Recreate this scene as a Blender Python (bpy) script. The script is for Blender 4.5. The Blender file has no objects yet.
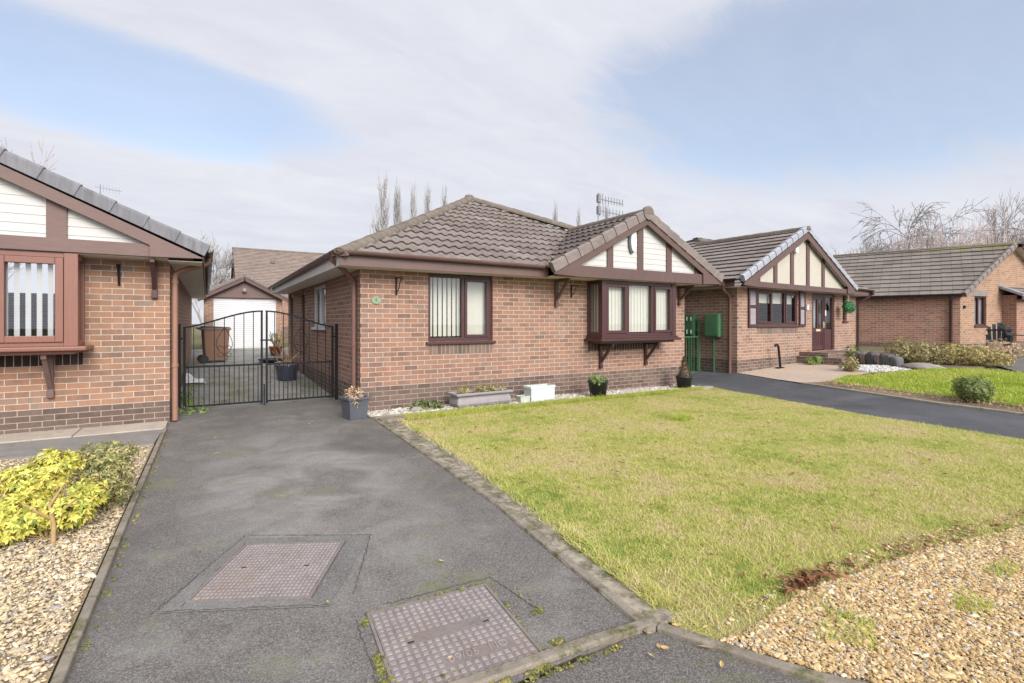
import bpy, bmesh, math, random
import numpy as np
from mathutils import Vector, Matrix, noise
R = math.radians
random.seed(7)
SC = bpy.context.scene
COL = SC.collection

# ------------------------------------------------------------------ helpers
class MB:
    """collects faces; build() links them as one mesh object"""
    def __init__(s, T=None):
        s.v = []; s.f = []; s.uv = []; s.mi = []; s.sm = []; s.T = T or (lambda p: p)
    def add(s, pts, faces, m=0, smooth=False, uvs=None):
        b = len(s.v)
        s.v += [tuple(s.T(p)) for p in pts]
        for k, f in enumerate(faces):
            s.f.append([b + i for i in f]); s.mi.append(m); s.sm.append(smooth)
            s.uv.append([uvs[i] for i in f] if uvs else None)
    def face(s, pts, uv=None, m=0):
        s.add(pts, [list(range(len(pts)))], m, False, uv)
    def box(s, a, b, m=0):
        (x0, y0, z0), (x1, y1, z1) = a, b
        P = [(x0,y0,z0),(x1,y0,z0),(x1,y1,z0),(x0,y1,z0),(x0,y0,z1),(x1,y0,z1),(x1,y1,z1),(x0,y1,z1)]
        s.add(P, [[0,3,2,1],[4,5,6,7],[0,1,5,4],[1,2,6,5],[2,3,7,6],[3,0,4,7]], m)
    def bar(s, p, q, w, h, up=(0,0,1), m=0):
        p, q = Vector(p), Vector(q); d = (q-p).normalized(); up = Vector(up)
        side = d.cross(up)
        if side.length < 1e-4: side = d.cross(Vector((1,0,0)))
        side.normalize(); up = side.cross(d).normalized()
        P = []
        for c in (p, q):
            for a, b in ((-1,-1),(1,-1),(1,1),(-1,1)):
                P.append(tuple(c + side*a*w/2 + up*b*h/2))
        s.add(P, [[0,1,2,3],[7,6,5,4],[0,4,5,1],[1,5,6,2],[2,6,7,3],[3,7,4,0]], m)
    def tube(s, pts, r, n=8, m=0, cap=True):
        pts = [Vector(p) for p in pts]; k = len(pts)
        rr = r if isinstance(r, (list, tuple)) else [r]*k
        V = []; prev = None
        for i, p in enumerate(pts):
            d = (pts[min(i+1,k-1)] - pts[max(i-1,0)]).normalized()
            if prev is None:
                a = d.orthogonal().normalized()
            else:
                a = (prev - d*prev.dot(d))
                a = a.normalized() if a.length > 1e-5 else d.orthogonal().normalized()
            prev = a; b = d.cross(a)
            for j in range(n):
                t = 2*math.pi*j/n
                V.append(tuple(p + (a*math.cos(t) + b*math.sin(t))*rr[i]))
        F = [[i*n+j, i*n+(j+1)%n, (i+1)*n+(j+1)%n, (i+1)*n+j] for i in range(k-1) for j in range(n)]
        s.add(V, F, m, True)
        if cap:
            s.add(V[:n], [list(range(n))[::-1]], m); s.add(V[-n:], [list(range(n))], m)
    def lathe(s, prof, c=(0,0,0), n=20, m=0, sx=1, sy=1):
        V = []
        for r, z in prof:
            for j in range(n):
                t = 2*math.pi*j/n
                V.append((c[0]+r*math.cos(t)*sx, c[1]+r*math.sin(t)*sy, c[2]+z))
        k = len(prof)
        s.add(V, [[i*n+j, i*n+(j+1)%n, (i+1)*n+(j+1)%n, (i+1)*n+j] for i in range(k-1) for j in range(n)], m, True)
    def prism(s, poly, y0, y1, m=0):
        """polygon in (x,z) extruded along y"""
        n = len(poly)
        P = [(x,y0,z) for x,z in poly] + [(x,y1,z) for x,z in poly]
        s.add(P, [list(range(n)), list(range(2*n-1, n-1, -1))] + [[i,n+i,n+(i+1)%n,(i+1)%n] for i in range(n)], m)
    def build(s, name, mats, parent=None, bevel=0.0, fix=True):
        me = bpy.data.meshes.new(name)
        me.from_pydata(s.v, [], s.f)
        if not isinstance(mats, (list, tuple)): mats = [mats]
        for m in mats: me.materials.append(m)
        me.polygons.foreach_set('material_index', s.mi)
        me.polygons.foreach_set('use_smooth', s.sm)
        if any(u is not None for u in s.uv):
            ul = me.uv_layers.new(name='UVMap'); k = 0
            for f, u in zip(s.f, s.uv):
                for i in range(len(f)):
                    if u is not None: ul.data[k].uv = u[i]
                    k += 1
        if fix:
            bm = bmesh.new(); bm.from_mesh(me)
            bmesh.ops.recalc_face_normals(bm, faces=bm.faces)
            bm.to_mesh(me); bm.free()
        me.update()
        o = bpy.data.objects.new(name, me); COL.objects.link(o)
        if parent is not None: o.parent = parent
        if bevel:
            b = o.modifiers.new('bevel', 'BEVEL'); b.width = bevel; b.segments = 2
            b.limit_method = 'ANGLE'; b.angle_limit = R(40)
        return o

def tag(o, label=None, cat=None, group=None, kind=None):
    if label: o['label'] = label
    if cat: o['category'] = cat
    if group: o['group'] = group
    if kind: o['kind'] = kind
    return o
def thing(name, label, cat, loc=(0,0,0), rz=0.0, group=None):
    o = bpy.data.objects.new(name, None); COL.objects.link(o)
    o.location = loc; o.rotation_euler = (0,0,rz); o.empty_display_size = .2
    return tag(o, label, cat, group)
def kids(o): return [c for c in bpy.data.objects if c.parent == o]
def dup(root, loc, rz, label=None, sc=None):
    r = root.copy(); COL.objects.link(r); r.location = loc; r.rotation_euler = (0,0,rz)
    if label: r['label'] = label
    if sc: r.scale = sc
    for ch in kids(root):
        c = ch.copy(); COL.objects.link(c); c.parent = r
        for g in kids(ch):
            d = g.copy(); COL.objects.link(d); d.parent = c
    return r

# ------------------------------------------------------------------ terrain height
ZP = [(-1e4,0),(2,0),(9.2,-.05),(10.9,.12),(16,.32),(22,.46),(40,.6),(1e5,.6)]
def gz(X, Y):
    for (a,za),(b,zb) in zip(ZP, ZP[1:]):
        if a <= X <= b:
            z = za + (zb-za)*(X-a)/(b-a); break
    w = min(1, max(0, (11-X)/2))
    return z + w*.03*min(12.4, max(0, Y-9.3))

# ------------------------------------------------------------------ materials
class NT:
    def __init__(s, name):
        s.m = bpy.data.materials.new(name); s.m.use_nodes = True
        s.t = s.m.node_tree; s.n = s.t.nodes; s.l = s.t.links
        s.p = s.n['Principled BSDF']; s.out = s.n['Material Output']
    def node(s, typ, **kw):
        n = s.n.new(typ)
        for k, v in kw.items():
            if k.startswith('i_'):
                key = k[2:]
                key = int(key) if key.isdigit() else key.replace('_', ' ')
                s.set(n.inputs[key], v)
            else: setattr(n, k, v)
        return n
    def set(s, sock, v):
        if hasattr(v, 'is_output') or isinstance(v, bpy.types.NodeSocket): s.l.new(v, sock)
        elif isinstance(v, (tuple, list)) and len(v) == 3 and sock.type == 'RGBA': sock.default_value = (*v, 1)
        else: sock.default_value = v
    def math(s, op, a, b=None, c=None, clamp=False):
        n = s.n.new('ShaderNodeMath'); n.operation = op; n.use_clamp = clamp
        s.set(n.inputs[0], a)
        if b is not None: s.set(n.inputs[1], b)
        if c is not None: s.set(n.inputs[2], c)
        return n.outputs[0]
    def mix(s, f, a, b, mode='MIX'):
        n = s.n.new('ShaderNodeMix'); n.data_type = 'RGBA'; n.blend_type = mode
        s.set(n.inputs[0], f); s.set(n.inputs[6], a); s.set(n.inputs[7], b)
        return n.outputs[2]
    def ramp(s, f, stops, interp='LINEAR'):
        n = s.n.new('ShaderNodeValToRGB'); e = n.color_ramp.elements; n.color_ramp.interpolation = interp
        while len(e) < len(stops): e.new(0.5)
        for k, (p, c) in enumerate(stops):
            e[k].position = p; e[k].color = (*c, 1) if isinstance(c, (tuple, list)) else (c, c, c, 1)
        s.set(n.inputs[0], f); return n.outputs[0]
    def pos(s): return s.n.new('ShaderNodeNewGeometry').outputs['Position']
    def island(s): return s.n.new('ShaderNodeNewGeometry').outputs['Random Per Island']
    def noise(s, scale, detail=4, rough=.55, vec=None, dist=0, out=0):
        n = s.node('ShaderNodeTexNoise'); n.inputs['Scale'].default_value = scale
        n.inputs['Detail'].default_value = detail; n.inputs['Roughness'].default_value = rough
        n.inputs['Distortion'].default_value = dist
        s.l.new(vec if vec is not None else s.pos(), n.inputs['Vector']); return n.outputs[out]
    def scalev(s, vec, sc):
        n = s.n.new('ShaderNodeVectorMath'); n.operation = 'MULTIPLY'
        s.set(n.inputs[0], vec); n.inputs[1].default_value = sc; return n.outputs[0]
    def bump(s, h, strength=.5, dist=.01):
        n = s.node('ShaderNodeBump'); n.inputs['Strength'].default_value = strength
        n.inputs['Distance'].default_value = dist; s.l.new(h, n.inputs['Height'])
        s.l.new(n.outputs[0], s.p.inputs['Normal'])
    def done(s, col, rough=.8, spec=.3):
        s.set(s.p.inputs['Base Color'], col); s.set(s.p.inputs['Roughness'], rough)
        s.p.inputs['Specular IOR Level'].default_value = spec
        return s.m

def mul(c, k): return tuple(x*k for x in c)

def plain(name, col, rough=.6, var=.18, scale=9, spec=.35, grain=None, bump=0.0):
    t = NT(name)
    v = t.pos()
    if grain: v = t.scalev(v, grain)
    n = t.noise(scale, 5, .6, v)
    n2 = t.noise(scale*.13, 3, .5)
    f = t.math('ADD', t.math('MULTIPLY', n, .6), t.math('MULTIPLY', n2, .4))
    c = t.ramp(f, [(.3, mul(col, 1-var)), (.7, mul(col, 1+var))])
    if bump: t.bump(n, bump, .004)
    return t.done(c, rough, spec)

def brick_mat(name, plinth_z, cols, plinth_cols, mortar=(.52,.425,.35), soldier=False, seed=0.0, tone=(.79,.755,.735)):
    t = NT(name)
    uvn = t.node('ShaderNodeUVMap'); uvn.uv_map = 'UVMap'
    jit = t.noise(60, 2, .5, out=1)
    jv = t.node('ShaderNodeVectorMath', operation='SUBTRACT'); t.l.new(jit, jv.inputs[0]); jv.inputs[1].default_value = (.5,.5,.5)
    jm = t.node('ShaderNodeVectorMath', operation='MULTIPLY_ADD'); t.l.new(jv.outputs[0], jm.inputs[0])
    jm.inputs[1].default_value = (.006,.006,0); t.l.new(uvn.outputs[0], jm.inputs[2])
    sp = t.node('ShaderNodeSeparateXYZ'); t.l.new(jm.outputs[0], sp.inputs[0])
    u, v = sp.outputs[0], sp.outputs[1]
    if soldier:
        row = t.math('FLOOR', t.math('DIVIDE', v, .225)); col_ = t.math('DIVIDE', u, .075)
        cid = t.math('FLOOR', col_)
        fx = t.math('MULTIPLY', t.math('FRACT', col_), .075); fy = t.math('MULTIPLY', t.math('FRACT', t.math('DIVIDE', v, .225)), .225)
    else:
        rv = t.math('DIVIDE', v, .075); row = t.math('FLOOR', rv)
        off = t.math('MULTIPLY', t.math('MODULO', t.math('ABSOLUTE', row), 2), .5)
        cx = t.math('ADD', t.math('DIVIDE', u, .225), off); cid = t.math('FLOOR', cx)
        fx = t.math('MULTIPLY', t.math('FRACT', cx), .225); fy = t.math('MULTIPLY', t.math('FRACT', rv), .075)
    mx = t.math('SUBTRACT', 1, t.math('SMOOTH_MIN', t.math('MULTIPLY', fx, 100), 1.0, .2), clamp=True)
    my = t.math('SUBTRACT', 1, t.math('SMOOTH_MIN', t.math('MULTIPLY', fy, 100), 1.0, .2), clamp=True)
    mort = t.math('GREATER_THAN', t.math('MAXIMUM', mx, my), .13)
    cv = t.node('ShaderNodeCombineXYZ'); t.set(cv.inputs[0], t.math('ADD', cid, seed)); t.set(cv.inputs[1], row)
    wn = t.node('ShaderNodeTexWhiteNoise', noise_dimensions='2D'); t.l.new(cv.outputs[0], wn.inputs[0])
    rnd = wn.outputs[0]
    # multi-stock brick: a dark flash that fades along the brick
    smear = t.noise(5, 3, .6, t.scalev(jm.outputs[0], (2.2, .8, 1)))
    f = t.math('ADD', t.math('MULTIPLY', rnd, .62), t.math('MULTIPLY', smear, .62))
    c1 = t.ramp(f, [(.25, cols[0]), (.45, cols[1]), (.62, cols[2]), (.8, cols[3]), (.95, cols[4])])
    c2 = t.ramp(f, [(.25, plinth_cols[0]), (.65, plinth_cols[1]), (.95, plinth_cols[2])])
    spz = t.node('ShaderNodeSeparateXYZ'); t.l.new(uvn.outputs[0], spz.inputs[0])
    isp = t.math('LESS_THAN', row, round(plinth_z/.075)) if not soldier else 1.0
    c = t.mix(isp, c1, c2)
    c = t.mix(1.0, c, tone, 'MULTIPLY')
    eff = t.ramp(t.noise(2.3, 6, .7), [(.56, 0.0), (.72, .22)])
    c = t.mix(eff, c, (.40,.34,.29))
    drt = t.ramp(t.noise(1.4, 6, .7, t.scalev(t.pos(), (1.6,1.6,.5))), [(.5, 0.0), (.7, .35)])
    c = t.mix(drt, c, (.13,.10,.085))
    grit = t.noise(140, 3, .7)
    c = t.mix(.12, c, t.ramp(grit, [(.35, .12), (.65, .8)]), 'OVERLAY')
    mcol = t.mix(t.noise(18, 3), mul(mortar, .8), mul(mortar, 1.15))
    mcol = t.mix(isp, mcol, t.mix(1.0, mcol, (.72,.68,.66), 'MULTIPLY'))
    c = t.mix(mort, c, mcol)
    stain = t.noise(.9, 4, .6)
    c = t.mix(t.ramp(stain, [(.45, 0.0), (.75, .25)]), c, mul(cols[1], .75), 'MIX')
    h = t.math('ADD', t.math('SUBTRACT', 1, mort), t.math('MULTIPLY', grit, .25))
    t.bump(h, .6, .006)
    return t.done(c, .9, .2)

def tile_mat(name, cols, moss=0.0, mosscol=(.12,.13,.03), rolls=2):
    t = NT(name)
    uvn = t.node('ShaderNodeUVMap'); uvn.uv_map = 'UVMap'
    sp = t.node('ShaderNodeSeparateXYZ'); t.l.new(uvn.outputs[0], sp.inputs[0])
    cv = t.node('ShaderNodeCombineXYZ')
    row = t.math('FLOOR', sp.outputs[1])
    t.set(cv.inputs[0], t.math('FLOOR', t.math('ADD', t.math('DIVIDE', sp.outputs[0], rolls), t.math('MULTIPLY', t.math('MODULO', row, 2), .5)))); t.set(cv.inputs[1], row)
    wn = t.node('ShaderNodeTexWhiteNoise', noise_dimensions='2D'); t.l.new(cv.outputs[0], wn.inputs[0])
    n1 = t.noise(25, 5, .7); n2 = t.noise(1.6, 4, .6)
    f = t.math('ADD', t.math('ADD', t.math('MULTIPLY', wn.outputs[0], .16), t.math('MULTIPLY', n1, .45)), t.math('MULTIPLY', n2, .42))
    c = t.ramp(f, [(.28, cols[0]), (.52, cols[1]), (.8, cols[2])])
    lich = t.ramp(t.noise(55, 3, .6), [(.64, 0.0), (.72, .55)])
    c = t.mix(lich, c, mul(cols[2], 1.3))
    if moss:
        mm = t.ramp(t.math('ADD', t.noise(3, 5, .7), t.math('MULTIPLY', t.noise(30, 3), .25)), [(.72-moss*.3, 0.0), (.86-moss*.3, 1.0)])
        c = t.mix(mm, c, mosscol)
    t.bump(n1, .35, .006)
    return t.done(c, .9, .2)

def foliage_mat(name, stops, rough=.55, trans=.25):
    t = NT(name)
    f = t.math('ADD', t.math('MULTIPLY', t.island(), .75), t.math('MULTIPLY', t.noise(4, 2), .3))
    c = t.ramp(f, stops)
    t.done(c, rough, .3)
    tr = t.node('ShaderNodeBsdfTranslucent'); t.l.new(c, tr.inputs[0])
    mx = t.node('ShaderNodeMixShader'); mx.inputs[0].default_value = trans
    t.l.new(t.p.outputs[0], mx.inputs[1]); t.l.new(tr.outputs[0], mx.inputs[2]); t.l.new(mx.outputs[0], t.out.inputs[0])
    return t.m

def glass_mat(name, tint=(.95,.965,.96)):
    t = NT(name)
    tr = t.node('ShaderNodeBsdfTransparent'); tr.inputs[0].default_value = (*tint, 1)
    gl = t.node('ShaderNodeBsdfGlossy'); gl.inputs['Roughness'].default_value = .01
    fr = t.node('ShaderNodeLayerWeight'); fr.inputs[0].default_value = .5
    k = t.math('MULTIPLY_ADD', t.math('POWER', fr.outputs['Facing'], 4.0), .6, .085, clamp=True)
    mx = t.node('ShaderNodeMixShader'); t.l.new(k, mx.inputs[0])
    t.l.new(tr.outputs[0], mx.inputs[1]); t.l.new(gl.outputs[0], mx.inputs[2]); t.l.new(mx.outputs[0], t.out.inputs[0])
    return t.m

BR_MAIN = [(.21,.145,.12), (.315,.19,.145), (.375,.215,.152), (.39,.24,.175), (.29,.215,.18)]
BR_PL = [(.115,.088,.077), (.165,.125,.107), (.21,.16,.137)]
M = {}
M['brick'] = brick_mat('brick_main', .375, BR_MAIN, BR_PL)
M['brick_l'] = brick_mat('brick_left', .300, [(.23,.16,.13), (.335,.205,.145), (.40,.23,.15), (.42,.255,.17), (.31,.235,.19)], BR_PL, seed=37)
M['brick_n'] = brick_mat('brick_neighbour', .45, [(.22,.145,.115), (.335,.21,.155), (.38,.235,.165), (.41,.265,.19), (.30,.23,.19)], BR_PL, seed=71)
M['brick_f'] = brick_mat('brick_far', .6, tone=(1.0,.97,.95), cols=[(.19,.105,.085), (.28,.15,.11), (.31,.17,.12), (.35,.195,.135), (.23,.155,.13)], plinth_cols=[(.10,.07,.06),(.13,.09,.075),(.16,.12,.1)], seed=13)
M['brick_fg'] = brick_mat('brick_far_sunlit', .6, [(.30,.18,.12), (.42,.25,.155), (.48,.285,.17), (.5,.31,.2), (.37,.25,.17)], BR_PL, mortar=(.50,.40,.31), seed=91, tone=(.72,.72,.74))  # lighter copy of the far brick: the gable end's sunlit look is in the colour
M['soldier'] = brick_mat('brick_soldier', 9, BR_MAIN, [(.13,.1,.085), (.20,.15,.125), (.25,.19,.155)], soldier=True)
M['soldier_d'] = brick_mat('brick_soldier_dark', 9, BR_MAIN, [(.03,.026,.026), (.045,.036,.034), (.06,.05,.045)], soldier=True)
M['tile'] = tile_mat('roof_tile_brown', [(.115,.093,.083), (.19,.16,.147), (.275,.24,.222)], .0)
M['tile_ridge'] = plain('ridge_tile_mossy', (.155,.13,.105), .9, .35, 14, .2, bump=.5)
M['verge'] = plain('verge_grey_brown', (.195,.163,.148), .85, .25, 12, .25, bump=.3)
M['verge_l'] = plain('verge_grey', (.165,.163,.175), .8, .35, 7, .3, grain=(3,1,.4), bump=.3)
M['verge_n'] = plain('verge_light_grey', (.30,.31,.345), .8, .15, 7, .3)
M['tile_n'] = tile_mat('roof_tile_neighbour', [(.13,.112,.10), (.21,.18,.16), (.30,.265,.24)], .0)
M['tile_f'] = tile_mat('roof_tile_far', [(.125,.108,.096), (.19,.165,.145), (.27,.24,.21)], .0)
M['tile_fm'] = tile_mat('roof_tile_mossy', [(.125,.108,.096), (.19,.165,.145), (.27,.24,.21)], 0.45, (.17,.16,.045))
M['tile_r'] = tile_mat('roof_tile_rear', [(.17,.13,.11), (.25,.195,.165), (.32,.26,.225)], .0, rolls=1)
M['fascia'] = plain('fascia_brown', (.132,.082,.072), .5, .14, 5, .4, grain=(.6,.6,6))
M['fascia_w'] = plain('fascia_pale', (.58,.55,.52), .6, .12, 5, .4)
M['soffit'] = plain('soffit_cream', (.62,.57,.50), .6, .08, 5, .4)
M['frame'] = plain('frame_dark_brown', (.062,.024,.024), .35, .15, 6, .5, grain=(8,8,.8))
M['frame_l'] = plain('frame_red_brown', (.20,.088,.062), .4, .16, 8, .5, grain=(9,9,.7))
M['timber'] = plain('timber_brown', (.108,.066,.058), .55, .2, 9, .35, grain=(5,5,.6))
M['timber_l'] = plain('timber_red_brown', (.148,.093,.081), .5, .18, 9, .35, grain=(1,1,7))
M['clad'] = plain('cladding_white', (.48,.472,.45), .5, .06, 4, .4)
M['render'] = plain('render_cream', (.44,.405,.34), .85, .08, 8, .2, bump=.2)
M['pipe'] = plain('pipe_brown', (.16,.085,.068), .45, .14, 6, .4, grain=(3,3,.4))
M['gutter'] = plain('gutter_brown', (.13,.075,.068), .5, .3, 4, .4)
M['pipe_d'] = plain('pipe_dark', (.06,.032,.03), .45, .14, 6, .4)
M['glass'] = glass_mat('window_glass')
M['blind'] = plain('blind_cream', (.58,.56,.49), .8, .04, 6, .2)
M['blind_w'] = plain('blind_white', (.44,.44,.445), .8, .05, 6, .2)
M['iron'] = plain('black_iron', (.012,.012,.014), .55, .3, 20, .2)
M['white'] = plain('white_paint', (.56,.56,.575), .5, .05, 5, .4)
M['green'] = plain('green_paint', (.06,.15,.07), .5, .25, 6, .4)
M['pale'] = plain('pale_hooks', (.6,.68,.6), .5, .05, 6, .4)
M['grey_pl'] = plain('grey_plastic_pot', (.085,.09,.105), .5, .2, 9, .4)
M['lilac_stone'] = plain('lilac_grey_stone', (.27,.245,.25), .75, .18, 7, .3, bump=.2)
M['black_pl'] = plain('black_plastic', (.022,.023,.025), .45, .25, 9, .4)
M['blue_pl'] = plain('blue_grey_glaze', (.10,.115,.17), .4, .25, 6, .5)
M['terracotta'] = plain('terracotta', (.36,.13,.06), .8, .15, 9, .2)
M['white_old'] = plain('weathered_white', (.50,.56,.53), .7, .16, 9, .3)
M['bin_brown'] = plain('bin_brown', (.20,.115,.075), .55, .12, 5, .35)
M['bin_lid'] = plain('bin_lid_dark', (.045,.05,.08), .5, .15, 5, .35)
M['soil'] = plain('soil', (.075,.055,.04), .95, .4, 30, .1, bump=.8)
M['dead'] = foliage_mat('dead_foliage', [(.2,(.35,.22,.13)), (.5,(.5,.36,.24)), (.85,(.62,.47,.33))])
M['bark'] = plain('bark_grey_hazed', (.34,.31,.295), .9, .25, 12, .1)  # lightened so that distance haze is painted into the bark
M['bark_hazed'] = plain('bark_hazed', (.42,.405,.395), .95, .2, 8, .05)  # poplar bark paled to carry the grey haze in its colour
M['twig'] = plain('twig_hazed', (.43,.39,.375), .95, .25, 3, .05)  # twig colour lightened to paint in the haze
M['twig_red'] = plain('twig_red_hazed', (.42,.34,.315), .95, .25, 3, .05)  # reddish twigs, with haze painted in by the pale tone
M['shrub_stem'] = plain('shrub_stem', (.28,.19,.10), .9, .2, 20, .1)
M['yellow_leaf'] = foliage_mat('yellow_leaf', [(.12,(.20,.28,.06)), (.3,(.42,.47,.09)), (.48,(.70,.64,.12)), (.9,(.82,.70,.22))])
M['mixed_leaf'] = foliage_mat('mixed_leaf', [(.12,(.09,.11,.04)), (.38,(.22,.25,.09)), (.6,(.42,.40,.14)), (.9,(.52,.42,.2))])
M['green_leaf'] = foliage_mat('green_leaf', [(.12,(.06,.10,.03)), (.5,(.14,.19,.07)), (.9,(.28,.31,.14))])
M['bright_leaf'] = foliage_mat('bright_leaf', [(.12,(.09,.18,.04)), (.5,(.18,.28,.07)), (.9,(.34,.36,.12))])
M['hedge_leaf'] = foliage_mat('hedge_leaf', [(.12,(.12,.12,.05)), (.45,(.27,.25,.10)), (.75,(.44,.37,.16)), (.95,(.52,.40,.24))])
M['hedge_yellow'] = foliage_mat('hedge_yellow', [(.12,(.14,.15,.05)), (.4,(.36,.31,.11)), (.75,(.56,.46,.18)), (.95,(.60,.44,.26))])
M['cone_leaf'] = foliage_mat('conifer_brown', [(.12,(.09,.065,.04)), (.5,(.16,.115,.075)), (.9,(.24,.18,.12))])
M['ball_leaf'] = foliage_mat('plastic_ball_leaf', [(.12,(.03,.14,.05)), (.5,(.06,.24,.09)), (.9,(.16,.38,.18))])
M['brown_leaf'] = foliage_mat('fallen_leaf', [(.1,(.10,.045,.025)), (.5,(.2,.085,.04)), (.9,(.32,.16,.07))], .7, .1)
M['tan_leaf'] = foliage_mat('fallen_leaf_tan', [(.1,(.35,.23,.10)), (.5,(.48,.33,.14)), (.9,(.6,.46,.2))], .7, .1)
M['stone'] = plain('rock_grey', (.27,.235,.21), .9, .3, 8, .2, bump=.6)
M['dark_stone'] = plain('rock_black', (.10,.094,.095), .85, .6, 5, .25, grain=(3,3,.7), bump=.6)
M['paving'] = plain('paving_beige', (.42,.33,.26), .85, .15, 6, .2, bump=.2)
M['chair'] = plain('chair_dark_green', (.03,.04,.042), .5, .25, 9, .4)
M['concrete'] = None

def concrete_mat(name, a, b, mossy=.0, rough=0.0):
    t = NT(name)
    n = t.noise(3, 6, .65); g = t.noise(90, 4, .7); b2 = t.noise(12, 5, .7)
    f = t.math('ADD', t.math('MULTIPLY', n, .5), t.math('ADD', t.math('MULTIPLY', g, .25), t.math('MULTIPLY', b2, .3)))
    c = t.ramp(f, [(.36+.06*rough, a), (.68-.08*rough, b)])
    if rough: c = t.mix(t.ramp(t.noise(26, 3, .6), [(.56, 0.0), (.62, .7)]), c, (.36,.34,.25))
    if mossy:
        mm = t.ramp(t.noise(7, 6, .75), [(.60-.12*mossy, 0.0), (.72-.12*mossy, .85)])
        c = t.mix(mm, c, t.ramp(t.noise(60, 2), [(.3, (.05,.05,.03)), (.7, (.17,.16,.06))]))
    t.bump(t.math('ADD', g, b2), .5, .006)
    return t.done(c, .92, .2)
M['kerb'] = concrete_mat('kerb_concrete', (.145,.122,.098), (.31,.268,.215), .9)
M['kerb_clean'] = concrete_mat('edging_concrete', (.20,.17,.14), (.36,.32,.27), .35)
M['kerb_rough'] = concrete_mat('path_rough', (.10,.086,.068), (.35,.305,.245), 1.0, 1.0)
M['slab'] = concrete_mat('slab_concrete', (.34,.29,.24), (.48,.42,.35), .1)
M['slab_d'] = concrete_mat('path_grey', (.18,.165,.15), (.26,.24,.22), .15)

def asphalt_mat(name, dark, light, worn, stains=True, moss=.0, wear=False):
    t = NT(name)
    vo = t.node('ShaderNodeTexVoronoi'); vo.inputs['Scale'].default_value = 215; t.l.new(t.pos(), vo.inputs['Vector'])
    spl = t.node('ShaderNodeSeparateColor'); t.l.new(vo.outputs['Color'], spl.inputs[0])
    agg = t.math('ADD', t.math('MULTIPLY', spl.outputs[0], .65), t.math('MULTIPLY', t.noise(70, 3, .7), .45))
    c = t.ramp(agg, [(.2, mul(dark, .72)), (.5, mul(dark, 1.15)), (.75, light), (.97, mul(light, 1.45))])
    if stains:
        w = t.ramp(t.math('ADD', t.math('MULTIPLY', t.noise(.55, 4, .55, dist=.6), .75), t.math('MULTIPLY', t.noise(2.6, 5, .65), .3)), [(.44, 0.0), (.64, 1.0)])
        if wear:   # the middle of the drive is scuffed pale where cars stop
            sx_ = t.node('ShaderNodeSeparateXYZ'); t.l.new(t.pos(), sx_.inputs[0])
            gx = t.math('POWER', t.math('DIVIDE', t.math('SUBTRACT', sx_.outputs[0], .75), .95), 2.0); gy_ = t.math('POWER', t.math('DIVIDE', t.math('SUBTRACT', sx_.outputs[1], 4.6), 2.4), 2.0)
            ctr = t.math('SUBTRACT', 1.0, t.math('ADD', gx, gy_), clamp=True)
            nn = t.noise(1.7, 6, .62, dist=.8)
            w = t.math('MULTIPLY', t.math('POWER', ctr, .6), t.ramp(nn, [(.36, 0.0), (.66, 1.0)]))
            w = t.math('MAXIMUM', w, t.math('MULTIPLY', t.ramp(t.noise(2.6, 6, .65), [(.5, 0.0), (.68, 1.0)]), .45))
        c = t.mix(t.math('MULTIPLY', w, .8), c, t.mix(.25, worn, c))
        d = t.ramp(t.noise(.8, 6, .6, t.scalev(t.pos(), (1, .7, 1)), dist=1.0), [(.50, 0.0), (.66, .62)])
        c = t.mix(d, c, mul(dark, .78))
        d2 = t.ramp(t.noise(6, 6, .7), [(.58, 0.0), (.72, .4)])
        c = t.mix(d2, c, mul(dark, .6))
    if moss:
        mm = t.ramp(t.math('ADD', t.noise(1.3, 6, .7), t.math('MULTIPLY', t.noise(22, 4, .7), .35)), [(.74-.15*moss, 0.0), (.9-.15*moss, .8)])
        c = t.mix(mm, c, (.13,.135,.045))
    h = t.math('ADD', t.math('MULTIPLY', vo.outputs['Distance'], -.9), t.noise(60, 3, .7))
    t.bump(h, .5, .004)
    return t.done(c, .85, .3)
M['asphalt'] = asphalt_mat('asphalt_old', (.108,.098,.090), (.19,.175,.162), (.36,.345,.325), True, .06, wear=True)
M['asphalt_back'] = asphalt_mat('asphalt_mossy', (.20,.195,.188), (.30,.29,.275), (.36,.355,.34), True, .6)
M['asphalt_road'] = asphalt_mat('asphalt_pavement', (.098,.088,.080), (.172,.157,.145), (.2,.2,.2), False, .04)
M['asphalt_new'] = asphalt_mat('asphalt_new', (.055,.056,.061), (.088,.089,.096), (.125,.125,.135), True, 0)
M['asphalt_patch'] = asphalt_mat('asphalt_patch', (.10,.092,.086), (.18,.168,.157), (.26,.25,.24), True, .0)
M['mortar_patch'] = concrete_mat('mortar_surround', (.15,.145,.14), (.27,.26,.25), .2)
def steel(name, col, rust):
    t = NT(name)
    a = t.noise(9, 6, .7); b = t.noise(45, 4, .7); g = t.noise(2.6, 5, .6)
    c = t.ramp(t.math('ADD', t.math('MULTIPLY', a, .5), t.math('MULTIPLY', b, .5)), [(.35, mul(col, .72)), (.65, mul(col, 1.22))])
    c = t.mix(t.ramp(g, [(.5, 0.0), (.68, .55)]), c, rust)
    c = t.mix(t.ramp(b, [(.60, 0.0), (.70, .6)]), c, mul(col, .5))
    t.bump(b, .4, .003)
    return t.done(c, .85, .15)
M['manhole'] = steel('manhole_steel', (.285,.25,.242), (.27,.21,.17))
M['manhole_d'] = steel('manhole_groove', (.205,.178,.168), (.20,.155,.12))
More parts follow.
